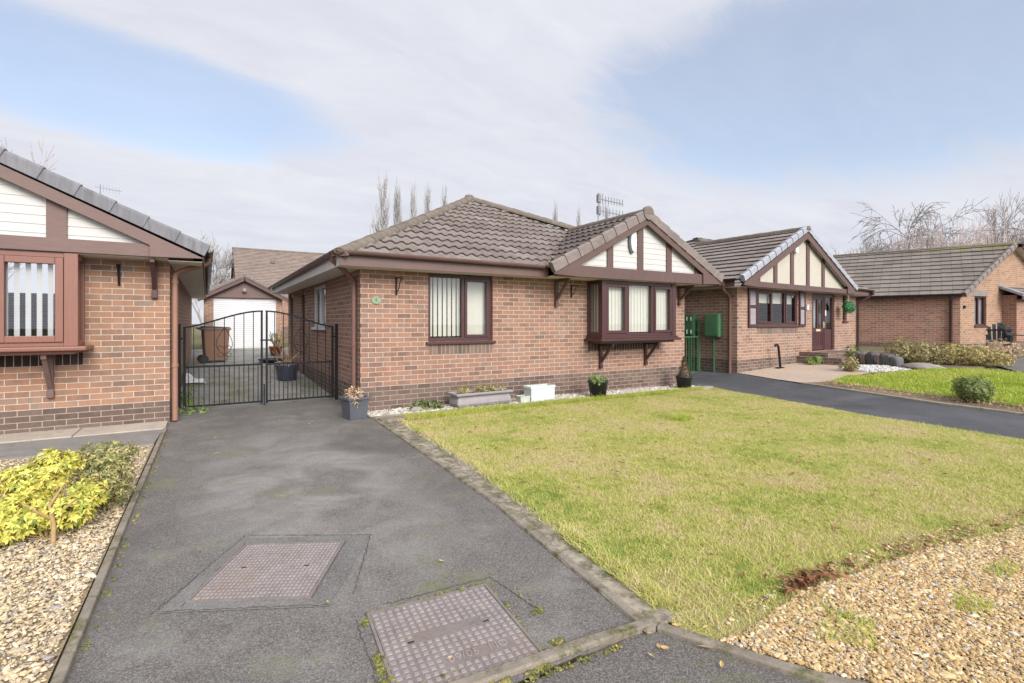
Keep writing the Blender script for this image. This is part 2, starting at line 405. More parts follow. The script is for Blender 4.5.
def lawn_base(name, a, b, c_):
    t = NT(name)
    f = t.math('ADD', t.math('MULTIPLY', t.noise(1.1, 5, .6), .6), t.math('MULTIPLY', t.noise(25, 4, .7), .45))
    vo = t.node('ShaderNodeTexVoronoi'); vo.inputs['Scale'].default_value = 130; t.l.new(t.pos(), vo.inputs['Vector'])
    sp = t.node('ShaderNodeSeparateColor'); t.l.new(vo.outputs['Color'], sp.inputs[0])
    f = t.math('ADD', t.math('MULTIPLY', f, .7), t.math('MULTIPLY', sp.outputs[0], .3))
    t.bump(vo.outputs['Distance'], -.8 if False else .8, .006)
    return t.done(t.ramp(f, [(.33, a), (.52, b), (.72, c_)]), .95, .1)
M['lawn_soil'] = lawn_base('lawn_underlayer', (.16,.19,.045), (.29,.29,.08), (.38,.31,.15))
M['lawn2_soil'] = lawn_base('lawn_underlayer_green', (.10,.17,.02), (.15,.22,.025), (.2,.25,.04))
M['terrain'] = lawn_base('terrain_ground', (.10,.095,.05), (.16,.145,.08), (.22,.19,.12))
M['bed_soil'] = lawn_base('bed_ground', (.09,.06,.045), (.20,.15,.10), (.34,.27,.17))
M['gravel_under'] = lawn_base('gravel_underlayer', (.22,.165,.105), (.34,.26,.17), (.45,.36,.25))
def grass_mat(name, stops, patch):
    t = NT(name)
    f = t.math('ADD', t.math('MULTIPLY', t.island(), .34), t.math('ADD', t.math('MULTIPLY', t.noise(1.1, 5, .6), 1.5), t.math('ADD', t.math('MULTIPLY', t.noise(5.5, 5, .7), 1.25), t.math('MULTIPLY', t.noise(17, 3, .6), .85))))
    f = t.math('SUBTRACT', f, 1.28)
    f = t.math('SUBTRACT', f, patch)
    c = t.ramp(f, stops); t.done(c, .6, .2)
    tr = t.node('ShaderNodeBsdfTranslucent'); t.l.new(c, tr.inputs[0])
    mx = t.node('ShaderNodeMixShader'); mx.inputs[0].default_value = .3
    t.l.new(t.p.outputs[0], mx.inputs[1]); t.l.new(tr.outputs[0], mx.inputs[2]); t.l.new(mx.outputs[0], t.out.inputs[0])
    return t.m
M['grass'] = grass_mat('grass_yellowing', [(.2,(.24,.34,.075)), (.38,(.41,.46,.105)), (.54,(.55,.545,.16)), (.72,(.64,.565,.255)), (.95,(.64,.51,.32))], .06)
M['grass2'] = grass_mat('grass_green', [(.2,(.27,.36,.045)), (.45,(.38,.46,.065)), (.7,(.47,.51,.10)), (.95,(.54,.50,.16))], .12)
def pebble_mat(name, stops):
    t = NT(name)
    c = t.ramp(t.island(), stops, 'CONSTANT')
    c = t.mix(.35, c, t.ramp(t.noise(50, 4, .6), [(.3, .25), (.7, .75)]), 'OVERLAY')
    return t.done(c, .75, .3)
M['pebble_l'] = pebble_mat('pebbles_cream', [(0,(.43,.35,.235)), (.2,(.53,.44,.305)), (.38,(.60,.49,.32)), (.55,(.35,.28,.195)), (.68,(.55,.42,.235)), (.84,(.30,.27,.25)), (.92,(.64,.57,.46))])
M['pebble_r'] = pebble_mat('pebbles_golden', [(0,(.44,.30,.14)), (.2,(.55,.41,.21)), (.38,(.36,.235,.11)), (.55,(.60,.48,.29)), (.7,(.49,.335,.165)), (.86,(.33,.305,.285)), (.94,(.62,.55,.43))])
M['pebble_w'] = pebble_mat('pebbles_pale', [(0,(.42,.38,.33)), (.3,(.55,.51,.45)), (.6,(.62,.58,.52)), (.85,(.34,.3,.26))])
M['chip_w'] = pebble_mat('chippings_white', [(0,(.48,.47,.45)), (.4,(.58,.57,.55)), (.8,(.38,.37,.36))])
M['moss'] = pebble_mat('moss_clumps', [(0,(.12,.125,.03)), (.3,(.20,.19,.045)), (.6,(.09,.095,.03)), (.85,(.27,.22,.08))])

# ------------------------------------------------------------------ shared builders
def wall(mb, T, u0, u1, z0, z1, holes=(), reveal=.10, uo=0.0, top=None):
    """brick wall panel on the plane n=0 of frame T(u,n,z) with real openings and reveals"""
    us = sorted({u0, u1, *[h[0] for h in holes], *[h[1] for h in holes]})
    zs = sorted({z0, z1, *[h[2] for h in holes], *[h[3] for h in holes]})
    for a, b in zip(us, us[1:]):
        for c, d in zip(zs, zs[1:]):
            if any(h[0] <= a and b <= h[1] and h[2] <= c and d <= h[3] for h in holes): continue
            P = [(a,0,c),(b,0,c),(b,0,d),(a,0,d)]
            mb.add([T(p) for p in P], [[0,1,2,3]], 0, False, [(x+uo, z) for x, _, z in P])
    for h in holes:
        a, b, c, d = h; r = -reveal
        for P in ([(a,0,c),(a,r,c),(a,r,d),(a,0,d)], [(b,0,c),(b,r,c),(b,r,d),(b,0,d)], [(a,0,d),(b,0,d),(b,r,d),(a,r,d)], [(a,0,c),(b,0,c),(b,r,c),(a,r,c)]):
            mb.add([T(p) for p in P], [[0,1,2,3]], 0, False, [(x+y+uo, z+(0 if abs(P[0][2]-P[2][2])>1e-6 else y)) for x, y, z in P])
    if top:
        mb.add([T((u,0,z)) for u, z in top], [list(range(len(top)))], 0, False, [(u+uo, z) for u, z in top])

def slope(mb, O, S, U, poly, gauge=.33, roll=.16, amp=.032, step=.030, flat=False, m=0, clad=False):
    """a tiled roof plane: real courses and rolls, cut to the polygon (s,t)"""
    O, S, U = Vector(O), Vector(S).normalized(), Vector(U).normalized()
    N = S.cross(U).normalized()
    if N.z < 0 and not clad: N = -N
    ar = sum(poly[i][0]*poly[(i+1)%len(poly)][1]-poly[(i+1)%len(poly)][0]*poly[i][1] for i in range(len(poly)))
    if ar < 0: poly = poly[::-1]
    s0, s1 = min(p[0] for p in poly), max(p[0] for p in poly)
    t0, t1 = min(p[1] for p in poly), max(p[1] for p in poly)
    ss = []
    if clad: ss = [s0-.01, s1+.01]
    elif flat:
        k = math.floor(s0/roll)
        while k*roll < s1+roll:
            ss += [k*roll, k*roll+.006, k*roll+.012]; k += 1
    else:
        k = math.floor(s0/roll)
        while k*roll < s1+roll:
            ss += [k*roll + roll*q for q in (0,.12,.25,.36,.5,.64,.75,.88)]; k += 1
    def prof(s):
        if clad: return 0
        f = (s/roll) % 1.0
        if flat: return -.007 if .02 < f < .055 else 0
        d = min(f, 1-f)
        return amp*max(0, math.cos(min(1, d/.36)*math.pi/2))**.8
    bm = bmesh.new(); rows = []
    k0 = math.floor(t0/gauge); k1 = math.ceil(t1/gauge)
    for k in range(k0, k1+1):
        if clad: rows.append((k*gauge, step, k)); rows.append(((k+1)*gauge-.002, .004, k))
        else: rows += [(k*gauge+.03, -.006, k), (k*gauge+.002, step*.5, k), (k*gauge, step, k), ((k+1)*gauge+.03, -.010, k)]
    uvl = bm.loops.layers.uv.new('UVMap')
    grid = [[bm.verts.new((s, t, prof(s)+h)) for s in ss] for t, h, _ in rows]
    for i in range(len(rows)-1):
        for j in range(len(ss)-1):
            f = bm.faces.new((grid[i][j], grid[i][j+1], grid[i+1][j+1], grid[i+1][j]))
            f.smooth = not flat and not clad and i % 4 == 2
            kk = rows[i+1][2]
            for L in f.loops: L[uvl].uv = (L.vert.co.x/roll, kk+.5)
    for i in range(len(poly)):
        (ax, ay), (bx, by) = poly[i], poly[(i+1) % len(poly)]
        bmesh.ops.bisect_plane(bm, geom=bm.verts[:]+bm.edges[:]+bm.faces[:], dist=1e-6, plane_co=(ax, ay, 0), plane_no=(by-ay, ax-bx, 0), clear_outer=True)
    bm.verts.index_update()
    P = [O + S*v.co.x + U*v.co.y + N*v.co.z for v in bm.verts]
    b = len(mb.v); mb.v += [tuple(mb.T(p)) for p in P]
    for f in bm.faces:
        mb.f.append([b+v.index for v in f.verts]); mb.mi.append(m); mb.sm.append(f.smooth)
        mb.uv.append([tuple(L[uvl].uv) for L in f.loops])
    bm.free()

def ridge(mb, p, q, r=.115, seg=.42, tilt=.012, drop=.04):
    """overlapping half-round ridge tiles from p to q"""
    p, q = Vector(p), Vector(q); L = (q-p).length; d = (q-p)/L
    side = d.cross(Vector((0,0,1))).normalized(); up = side.cross(d).normalized()
    n = max(1, round(L/seg)); sl = L/n
    for k in range(n):
        a, b = p+d*(k*sl-.015), p+d*((k+1)*sl+.02)
        ra, rb = r+tilt*random.uniform(.6,1.2), r
        V = []
        for c, rr in ((a, ra), (b, rb)):
            for j in range(11):
                t = R(-12 + 204*j/10)
                V.append(tuple(c + side*math.cos(t)*rr + up*(math.sin(t)*rr*.8-drop)))
        mb.add(V, [[j, j+1, 12+j, 11+j] for j in range(10)], 0, True)
        mb.add(V[:11], [list(range(11))[::-1]], 0); mb.add(V[11:], [list(range(11))], 0)

def verge(mb, e, a, nrm, w=.075, hgt=.17, seg=.33, lift=.06):
    """cloaked verge units stepping up a rake from eave e to apex a; nrm points out of the gable"""
    e, a, nrm = Vector(e), Vector(a), Vector(nrm); L = (a-e).length; d = (a-e)/L
    up = Vector((0,0,1)); up = (up - d*up.dot(d)).normalized()
    n = max(1, round(L/seg)); sl = L/n
    for k in range(n):
        p, q = e+d*(k*sl-.012), e+d*((k+1)*sl+.01)
        V = []
        for c, o in ((p, .016), (q, 0)):
            for x, z in ((o+.012, lift-hgt), (o+.012, lift-.03+o), (o-.012, lift+o), (-w, lift+o), (-w, lift-hgt)):
                V.append(tuple(c + nrm*x + up*z))
        mb.add(V, [[0,1,6,5],[1,2,7,6],[2,3,8,7],[3,4,9,8],[4,0,5,9],[4,3,2,1,0],[5,6,7,8,9]], 0)

def gutter(mb, p, q, r=.056):
    p, q = Vector(p), Vector(q); d = (q-p).normalized(); side = d.cross(Vector((0,0,1))).normalized()
    V = []
    for c in (p, q):
        for rr in (r, r-.006):
            for j in range(9):
                t = math.pi + math.pi*j/8
                V.append(tuple(c + side*math.cos(t)*rr + Vector((0,0,1))*math.sin(t)*rr))
    F = [[j, j+1, 19+j, 18+j] for j in range(8)] + [[9+j, 27+j, 28+j, 10+j] for j in range(8)]
    F += [[0,18,27,9],[8,17,35,26]] + [[j,9+j,10+j,j+1] for j in range(8)] + [[18+j,19+j,28+j,27+j] for j in range(8)]
    mb.add(V, F, 0, False)
    L = (q-p).length; n = int(L/.9)
    for k in range(n+1):
        c = p + d*(.25+k*.9)
        if (c-p).length > L: break
        V = []
        for cc in (c-d*.015, c+d*.015):
            for j in range(9):
                t = math.pi + math.pi*j/8
                V.append(tuple(cc + side*math.cos(t)*(r+.006) + Vector((0,0,1))*math.sin(t)*(r+.006)))
        mb.add(V, [[j, j+1, 10+j, 9+j] for j in range(8)], 0)

def slats(mb, T, u0, u1, z0, z1, n, pitch=.085, w=.084, ang=25, rnd=6, hook=False):
    k = u0+pitch*.5
    while k < u1:
        a = R(ang + random.uniform(-rnd, rnd)); c, s = math.cos(a)*w/2, math.sin(a)*w/2
        P = [(k-c, n-s, z0), (k+c, n+s, z0), (k+c, n+s, z1), (k-c, n-s, z1)]
        mb.add([T(p) for p in P], [[0,1,2,3]], 0)
        k += pitch

def window(root, T, u0, u1, z0, z1, lights, mf, mblind, openers=(), rec=.05, b=.06, sill=True, soldier=None, ang=25, sillw=.05, half=0, pitch=.085, bw=(.084,)):
    """one framed window in frame T(u,n,z): window > pane, blind, sill, casement"""
    mb = MB()
    def bx(a, c): 
        s = MB(); s.box(a, c); mb.add([T(p) for p in s.v], s.f)
    n0, n1 = -rec-.06, -rec
    bx((u0,n0,z0),(u0+b,n1,z1)); bx((u1-b,n0,z0),(u1,n1,z1)); bx((u0+b,n0,z1-b),(u1-b,n1,z1)); bx((u0+b,n0,z0),(u1-b,n1,z0+b))
    W = u1-u0-2*b; cuts = [u0+b+W*f for f in lights]
    for c in cuts: bx((c-.03,n0,z0+b),(c+.03,n1,z1-b))
    fr = mb.build('window', mf, root, .004)
    edges = [u0+b] + cuts + [u1-b]
    pn = MB()
    for k in range(len(edges)-1):
        a = edges[k]+(.03 if k else 0); c = edges[k+1]-(.03 if k < len(edges)-2 else 0)
        pn.add([T(p) for p in [(a,n0+.025,z0+b),(c,n0+.025,z0+b),(c,n0+.025,z1-b),(a,n0+.025,z1-b)]], [[0,1,2,3]])
        if k in openers:
            cs = MB()
            for q in (((a+.002,n1-.03,z0+b+.002),(a+.045,n1+.014,z1-b-.002)), ((c-.045,n1-.03,z0+b+.002),(c-.002,n1+.014,z1-b-.002)),
                      ((a+.045,n1-.03,z1-b-.047),(c-.045,n1+.014,z1-b-.002)), ((a+.045,n1-.03,z0+b+.002),(c-.045,n1+.014,z0+b+.047))):
                s = MB(); s.box(*q); cs.add([T(p) for p in s.v], s.f)
            cs.build('casement', mf, fr, .003)
    pn.build('pane', M['glass'], fr, fix=False)
    if mblind:
        bl = MB()
        for k in range(len(edges)-1): slats(bl, T, edges[k], edges[k+1], z0+b+.02 if not half else z1-b-half, z1-b*.5, n0-.05, ang=ang, pitch=pitch, w=bw[min(k,len(bw)-1)])
        bl.build('blind', mblind, fr, fix=False)
    if sill:
        s = MB(); q = MB(); q.box((u0-.04, -rec-.05, z0-sillw), (u1+.04, .045, z0-.001)); s.add([T(p) for p in q.v], q.f)
        s.build('sill', mf, fr, .006)
    if soldier:
        s = MB(); z = z0-sillw
        P = [(u0+.01,.003,z-.165),(u1-.01,.003,z-.165),(u1-.01,.003,z),(u0+.01,.003,z)]
        s.add([T(p) for p in P], [[0,1,2,3]], 0, False, [(p[0]-u0, (p[2]-z+.165)*1.3+.005) for p in P])
        s.build('soldier_course', soldier, root, fix=False)
    return fr

def gallows(root, x, yw, z0, z1, out, mat):
    """timber gallows bracket in the plane x=const, fixed to a wall at yw"""
    m = MB()
    m.box((x-.03, yw-.055, z0), (x+.03, yw-.002, z1))
    m.box((x-.026, yw-out, z1-.05), (x+.026, yw-.055, z1))
    pts = []
    for k in range(7):
        t = k/6
        pts.append((x, yw-.05-(out-.1)*t, z0+.1+(z1-z0-.14)*(t**1.0)))
    for a, b in zip(pts, pts[1:]): m.bar(a, b, .045, .05, (1,0,0))
    m.box((x-.034, yw-.065, z0-.03), (x+.034, yw-.002, z0+.05))
    return m.build('bracket', mat, root, .004)

def alarm_box(root, p, w=.15, h=.24, d=.06, mat=None, dark=False):
    m = MB(); x, y, z = p
    m.prism([(x-w/2, z-h*.35), (x-w*.3, z-h/2), (x+w*.3, z-h/2), (x+w/2, z-h*.35), (x+w/2, z+h*.4), (x+w*.35, z+h/2), (x-w*.35, z+h/2), (x-w/2, z+h*.4)], y-d, y)
    return m.build('alarm_box', mat or M['white'], root, .008)

def basket_bracket(root, x, yw, z0, z1, out=.28):
    m = MB(); m.box((x-.014, yw-.012, z0), (x+.014, yw-.001, z1))
    m.tube([(x, yw-.01, z1-.02), (x, yw-out*.5, z1-.01), (x, yw-out, z1-.02), (x, yw-out-.02, z1-.06), (x, yw-out+.01, z1-.07)], .008, 6)
    m.tube([(x, yw-.01, z0+.03), (x, yw-out*.45, z0+.09), (x, yw-out*.8, z1-.03)], .007, 6)
    return m.build('basket_bracket', M['iron'], root)

def id_T(p): return p
def front_T(y=0.0, x0=0.0):  # wall facing -y : u=+x, n=-y
    return lambda p: (x0+p[0], y-p[1], p[2])
def left_T(x=0.0):           # wall facing -x : u=+y, n=-x
    return lambda p: (x-p[1], p[0], p[2])
def right_T(x=0.0):
    return lambda p: (x+p[1], p[0], p[2])
def back_T(y=0.0):
    return lambda p: (p[0], y+p[1], p[2])

def gable_front(root, xl, xr, yv, ze, sl, zb0, zb1, posts, mpanel, mt, clad=True, yback=.12, barge=.17, endx=None, postw=.15, mbarge=None):
    """timbered gable: panels, posts, beam, barge boards.  xl,xr tips, yv verge face, ze roof height at tips, sl slope"""
    xa = (xl+xr)/2; za = ze+sl*(xr-xl)/2
    zr = lambda x: ze + sl*(min(x-xl, xr-x))
    yp = yv+yback
    mbarge = mbarge or mt
    # cladding / render
    mb = MB(); cut = .06
    xe = (zb1-.02-ze+cut)/sl
    if clad:
        slope(mb, (0, yp, 0), (1,0,0), (0,0,1), [(xl+xe, zb1-.02), (xr-xe, zb1-.02), (xa, za-cut)], gauge=.105, step=.011, clad=True)
    else:
        mb.face([(xl+xe, yp, zb1-.02), (xr-xe, yp, zb1-.02), (xa, yp, za-cut)])
    mb.build('gable_panel', mpanel, root)
    # solid gable back so that no light leaks
    for x in posts:
        p = MB(); t = zr(x)-.10
        p.box((x-postw/2, yp-.035, zb1-.004), (x+postw/2, yp-.002, t)); p.build('gable_post', mt, root, .005)
    b = MB(); e0 = (zb0-ze+.12)/sl
    poly = [(xl+max(.1, e0), zb0), (xr-max(.1, e0), zb0), (xr-max(.1, (zb1-ze+.10)/sl), zb1), (xl+max(.1, (zb1-ze+.10)/sl), zb1)]
    b.prism(poly, yv+.035, yp+.02); b.build('gable_beam', mt, root, .005)
    for sgn, xt in ((1, xl), (-1, xr)):
        g = MB()
        x0, x1 = xt+sgn*.03, xa
        z0, z1 = zr(x0)-.055, za-.04
        # deep foot box at the eave then a board up the rake
        fx = xt+sgn*.62
        poly = [(x0, min(z0, zb0+.02)), (fx, zb0-.004), (fx, zr(fx)-.05-barge*1.15), (x1, z1-barge*1.12), (x1, z1), (x0, z0)]
        g.prism(poly, yv, yv+.03); g.build('bargeboard', mbarge, root, .004)
    return xa, za

def foliage(mb, c, rad, n, size, flat=.0, shell=.55, droop=.2, k=5, seed=1, zmin=None, T=None):
    rng = random.Random(seed)
    for _ in range(n):
        while True:
            d = Vector((rng.uniform(-1,1), rng.uniform(-1,1), rng.uniform(-1,1)))
            if .05 < d.length < 1: break
        dn = d.normalized(); rr = shell + (1-shell)*rng.random()**.6
        bump_ = 1 + .35*noise.noise(Vector((dn.x*1.9+seed, dn.y*1.9, dn.z*1.9)))
        p = Vector((c[0]+dn.x*rad[0]*rr*bump_, c[1]+dn.y*rad[1]*rr*bump_, c[2]+dn.z*rad[2]*rr*bump_))
        if zmin is not None and p.z < zmin: continue
        axis = (dn + Vector((rng.uniform(-.5,.5), rng.uniform(-.5,.5), rng.uniform(0,.8)))).normalized()
        a = axis.orthogonal().normalized(); b = axis.cross(a); ph = rng.uniform(0, 6.28)
        for j in range(k):
            t = ph + 6.283*j/k + rng.uniform(-.3,.3); L = size*rng.uniform(.7, 1.25)
            o = (a*math.cos(t)+b*math.sin(t)); out = (o + axis*rng.uniform(.1,.8) - Vector((0,0,droop))).normalized()
            w = out.cross(axis)
            if w.length < 1e-3: continue
            w = w.normalized()*L*.21; mid = p+out*L*.5; tip = p+out*L - Vector((0,0,L*.12))
            mb.add([tuple(p), tuple(mid+w), tuple(tip), tuple(mid-w)], [[0,1,2,3]])

def np_mesh(name, V, F, mat, smooth=False):
    me = bpy.data.meshes.new(name); n = len(V); m = len(F); k = F.shape[1]
    me.vertices.add(n); me.vertices.foreach_set('co', np.ascontiguousarray(V, dtype=np.float32).ravel())
    me.loops.add(m*k); me.loops.foreach_set('vertex_index', np.ascontiguousarray(F, dtype=np.int32).ravel())
    me.polygons.add(m); me.polygons.foreach_set('loop_start', np.arange(0, m*k, k, dtype=np.int32))
    me.polygons.foreach_set('use_smooth', np.full(m, smooth, dtype=bool))
    me.materials.append(mat); me.update(calc_edges=True)
    o = bpy.data.objects.new(name, me); COL.objects.link(o); return o

GZ = np.vectorize(gz)
def in_poly(x, y, poly):
    ins = np.zeros(len(x), bool); j = len(poly)-1
    for i in range(len(poly)):
        xi, yi = poly[i]; xj, yj = poly[j]
        c = ((yi > y) != (yj > y)) & (x < (xj-xi)*(y-yi)/(yj-yi+1e-12)+xi)
        ins ^= c; j = i
    return ins
ICO_V = None
def ico():
    p = (1+5**.5)/2
    V = np.array([(-1,p,0),(1,p,0),(-1,-p,0),(1,-p,0),(0,-1,p),(0,1,p),(0,-1,-p),(0,1,-p),(p,0,-1),(p,0,1),(-p,0,-1),(-p,0,1)], float)
    V /= np.linalg.norm(V[0])
    F = np.array([(0,11,5),(0,5,1),(0,1,7),(0,7,10),(0,10,11),(1,5,9),(5,11,4),(11,10,2),(10,7,6),(7,1,8),(3,9,4),(3,4,2),(3,2,6),(3,6,8),(3,8,9),(4,9,5),(2,4,11),(6,2,10),(8,6,7),(9,8,1)])
    return V, F
def sample_poly(poly, n, rng, near=None, power=1.0, clump=False):
    xs = [p[0] for p in poly]; ys = [p[1] for p in poly]
    X = []; Y = []; tot = 0
    while tot < n:
        x = rng.uniform(min(xs), max(xs), n*2); y = rng.uniform(min(ys), max(ys), n*2)
        k = in_poly(x, y, poly)
        if near is not None:
            d = np.hypot(x-near[0], y-near[1]); k &= rng.random(len(x)) < np.minimum(1, (near[2]/np.maximum(d, .1))**power)
        if clump: k &= np.array([noise.noise(Vector((a*4.5, b*4.5, 3)))+.6*noise.noise(Vector((a*17, b*17, 8))) for a, b in zip(x, y)]) > .08
        X.append(x[k]); Y.append(y[k]); tot += max(k.sum(), n*.02)
    return np.concatenate(X)[:n], np.concatenate(Y)[:n]
def pebbles(name, polys, n, size, mat, seed, zoff=.012, flat=.55, near=None, power=1.0, jz=.012, smooth=False, long=1.0, clump=False):
    rng = np.random.default_rng(seed); IV, IF = ico()
    P = [sample_poly(p, k, rng, near, power, clump) for p, k in zip(polys, n)]
    x = np.concatenate([p[0] for p in P]); y = np.concatenate([p[1] for p in P]); N = len(x)
    s = size*rng.lognormal(0, .40, N); a = rng.uniform(0, 6.283, N)
    sx, sy, sz = s*rng.uniform(.8,1.35,N)*long, s*rng.uniform(.6,1.0,N), s*flat*rng.uniform(.7,1.2,N)
    V = IV[None]*(1+rng.uniform(-.22,.2,(N,12,1)))
    vx, vy, vz = V[...,0]*sx[:,None], V[...,1]*sy[:,None], V[...,2]*sz[:,None]
    tl = rng.normal(0,.3,N)[:,None]; vx, vz = vx*np.cos(tl)-vz*np.sin(tl), vx*np.sin(tl)+vz*np.cos(tl)
    ca, sa = np.cos(a)[:,None], np.sin(a)[:,None]
    z0 = GZ(x, y)+zoff+rng.uniform(0, jz, N)
    W = np.stack([x[:,None]+vx*ca-vy*sa, y[:,None]+vx*sa+vy*ca, z0[:,None]+vz], -1).reshape(-1,3)
    F = (IF[None]+np.arange(N)[:,None,None]*12).reshape(-1,3)
    return tag(np_mesh(name, W, F, mat, smooth), kind='stuff')
def grass(name, polys, n, hgt, wid, mat, seed, zoff=.0, near=None, power=1.0, lean=.5, edge=None):
    rng = np.random.default_rng(seed)
    P = [sample_poly(p, k, rng, near, power) for p, k in zip(polys, n)]
    x = np.concatenate([p[0] for p in P]); y = np.concatenate([p[1] for p in P]); N = len(x)
    if edge is not None:   # the turf thins out raggedly towards this border
        ex = np.array([e[0] for e in edge]); ey_ = np.array([e[1] for e in edge])
        d = y-np.interp(x, ex, ey_); nn = np.array([noise.noise(Vector((a*3.2, b*3.2, 2)))+.5*noise.noise(Vector((a*9, b*9, 4))) for a, b in zip(x, y)])
        k = rng.random(N) < np.clip(.30+d/.36+nn*.7, .06, 1); x, y = x[k], y[k]; N = len(x)
    # clumping
    cl = np.array([noise.noise(Vector((a*2.2, b*2.2, seed))) for a, b in zip(x, y)])
    cl2 = np.array([noise.noise(Vector((a*9, b*9, seed+5))) for a, b in zip(x, y)])
    h = hgt*rng.lognormal(0, .3, N)*(1+.45*cl+.4*cl2); a = rng.uniform(0, 6.283, N)
    w = wid*rng.uniform(.7, 1.3, N); ln = h*lean*rng.uniform(.3, 1.8, N); b = a+rng.normal(1.57, .6, N)
    z = GZ(x, y)+zoff
    dx, dy = np.cos(a)*w/2, np.sin(a)*w/2; lx, ly = np.cos(b)*ln, np.sin(b)*ln
    V = np.stack([np.stack([x-dx, y-dy, z], -1), np.stack([x+dx, y+dy, z], -1),
                  np.stack([x+dx*.7+lx*.4, y+dy*.7+ly*.4, z+h*.62], -1), np.stack([x-dx*.7+lx*.4, y-dy*.7+ly*.4, z+h*.62], -1),
                  np.stack([x+lx, y+ly, z+h*.92], -1)], 1).reshape(-1,3)
    i = np.arange(N)*5
    F = np.concatenate([np.stack([i,i+1,i+2],-1), np.stack([i,i+2,i+3],-1), np.stack([i+3,i+2,i+4],-1)])
    return tag(np_mesh(name, V, F, mat), kind='stuff')

def sheet(name, poly, mat, dz, kind='structure', step=.5, skirt=0.0):
    bm = bmesh.new()
    bm.faces.new([bm.verts.new((x, y, 0)) for x, y in poly])
    xs = [p[0] for p in poly]; ys = [p[1] for p in poly]
    cuts = [c for c in (2, 9, 9.2, 10.9, 11, 16, 22, 40)] + [9+.4*k for k in range(1, 6)]
    for c in cuts:
        if min(xs) < c < max(xs): bmesh.ops.bisect_plane(bm, geom=bm.verts[:]+bm.edges[:]+bm.faces[:], dist=1e-5, plane_co=(c,0,0), plane_no=(1,0,0))
    for c in (9.3, 13, 17, 21.7):
        if min(ys) < c < max(ys): bmesh.ops.bisect_plane(bm, geom=bm.verts[:]+bm.edges[:]+bm.faces[:], dist=1e-5, plane_co=(0,c,0), plane_no=(0,1,0))
    if skirt:
        be = [e for e in bm.edges if e.is_boundary]
        r = bmesh.ops.extrude_edge_only(bm, edges=be)
        low = [g for g in r['geom'] if isinstance(g, bmesh.types.BMVert)]
        for v in low: v.co.z = -skirt
    bmesh.ops.triangulate(bm, faces=bm.faces[:])
    for v in bm.verts: v.co.z += gz(v.co.x, v.co.y)+dz
    bmesh.ops.recalc_face_normals(bm, faces=bm.faces)
    if not skirt:
        for f in bm.faces:
            if f.normal.z < 0: f.normal_flip()
    me = bpy.data.meshes.new(name); bm.to_mesh(me); bm.free(); me.materials.append(mat)
    o = bpy.data.objects.new(name, me); COL.objects.link(o)
    return tag(o, kind=kind)
# ------------------------------------------------------------------ the ground
sheet('terrain', [(-260,-120), (400,-120), (400,300), (-260,300)], M['terrain'], -.03)
KERB_IN = [(2.06,7.2), (1.965,4.86), (1.896,3.29), (1.79,2.37), (1.748,1.92), (1.702,1.57)]
KERB_OUT = [(2.31,6.95), (2.16,4.12), (1.985,2.61), (1.915,2.02), (1.876,1.67)]
CURVE_IN = [(1.702,1.57), (1.788,1.405), (1.87,1.23), (1.972,1.03), (2.12,.83), (2.45,.52), (3.1,.2), (4.2,-.05), (6,-.2), (8.1,-.25)]
sheet('driveway', [(-.46,1.62), (1.70,1.62)] + KERB_IN[::-1][1:] + [(2.0,7.3), (1.98,9.2), (-.43,9.2), (-.43,8.25), (-.46,7.9)], M['asphalt'], 0)
sheet('back_driveway', [(-.43,9.2), (1.98,9.2), (1.98,15.5), (3.2,15.5), (3.2,21.7), (-.9,21.7), (-.9,20), (-.43,20)], M['asphalt_back'], -.002)
sheet('pavement', [(-8,1.60), (-8,-6), (14,-6), (14,-.3), (8.1,-.3)] + [(x, y-.0) for x, y in CURVE_IN[::-1]][1:] + [(1.70,1.60)], M['asphalt_road'], -.004)
def strip(name, inner, outer, mat, z0, z1, kind='structure'):
    """kerb between two polylines with a real top and sides"""
    m = MB(); n = min(len(inner), len(outer))
    V = []
    for (a, b), (c, d) in zip(inner, outer):
        V += [(a,b,gz(a,b)+z0), (a,b,gz(a,b)+z1), (c,d,gz(c,d)+z1), (c,d,gz(c,d)+z0)]
    F = [[4*i+j, 4*i+(j+1)%4, 4*i+4+(j+1)%4, 4*i+4+j] for i in range(n-1) for j in range(4)] + [[0,1,2,3],[4*n-1,4*n-2,4*n-3,4*n-4]]
    m.add(V, F); o = m.build(name, mat, None, .008); return tag(o, kind=kind)
def offset(poly, d):
    out = []
    for i, p in enumerate(poly):
        a = Vector(poly[max(0,i-1)]); b = Vector(poly[min(len(poly)-1,i+1)]); t = (b-a).normalized()
        out.append((p[0]-t.y*d, p[1]+t.x*d))
    return out
def dens(poly, k=4):
    out = []
    for a, b in zip(poly, poly[1:]):
        for j in range(k): out.append((a[0]+(b[0]-a[0])*j/k, a[1]+(b[1]-a[1])*j/k))
    return out+[poly[-1]]
def wob(poly, a, seed):
    return [(x+a*noise.noise(Vector((x*5,y*5,seed))), y+a*noise.noise(Vector((x*5,y*5,seed+9)))) for x, y in poly]
ki = dens(KERB_IN, 6)
strip('kerb', wob(ki, .008, 1), wob(offset(ki, -.052), .010, 2), M['kerb'], -.05, .018)
ko = []
for i, p in enumerate(ki):
    f = i/(len(ki)-1)*(len(KERB_OUT)-1); k = min(int(f), len(KERB_OUT)-2); q = f-k
    ko.append((KERB_OUT[k][0]*(1-q)+KERB_OUT[k+1][0]*q, KERB_OUT[k][1]*(1-q)+KERB_OUT[k+1][1]*q))
ks = offset(ki, -.055)
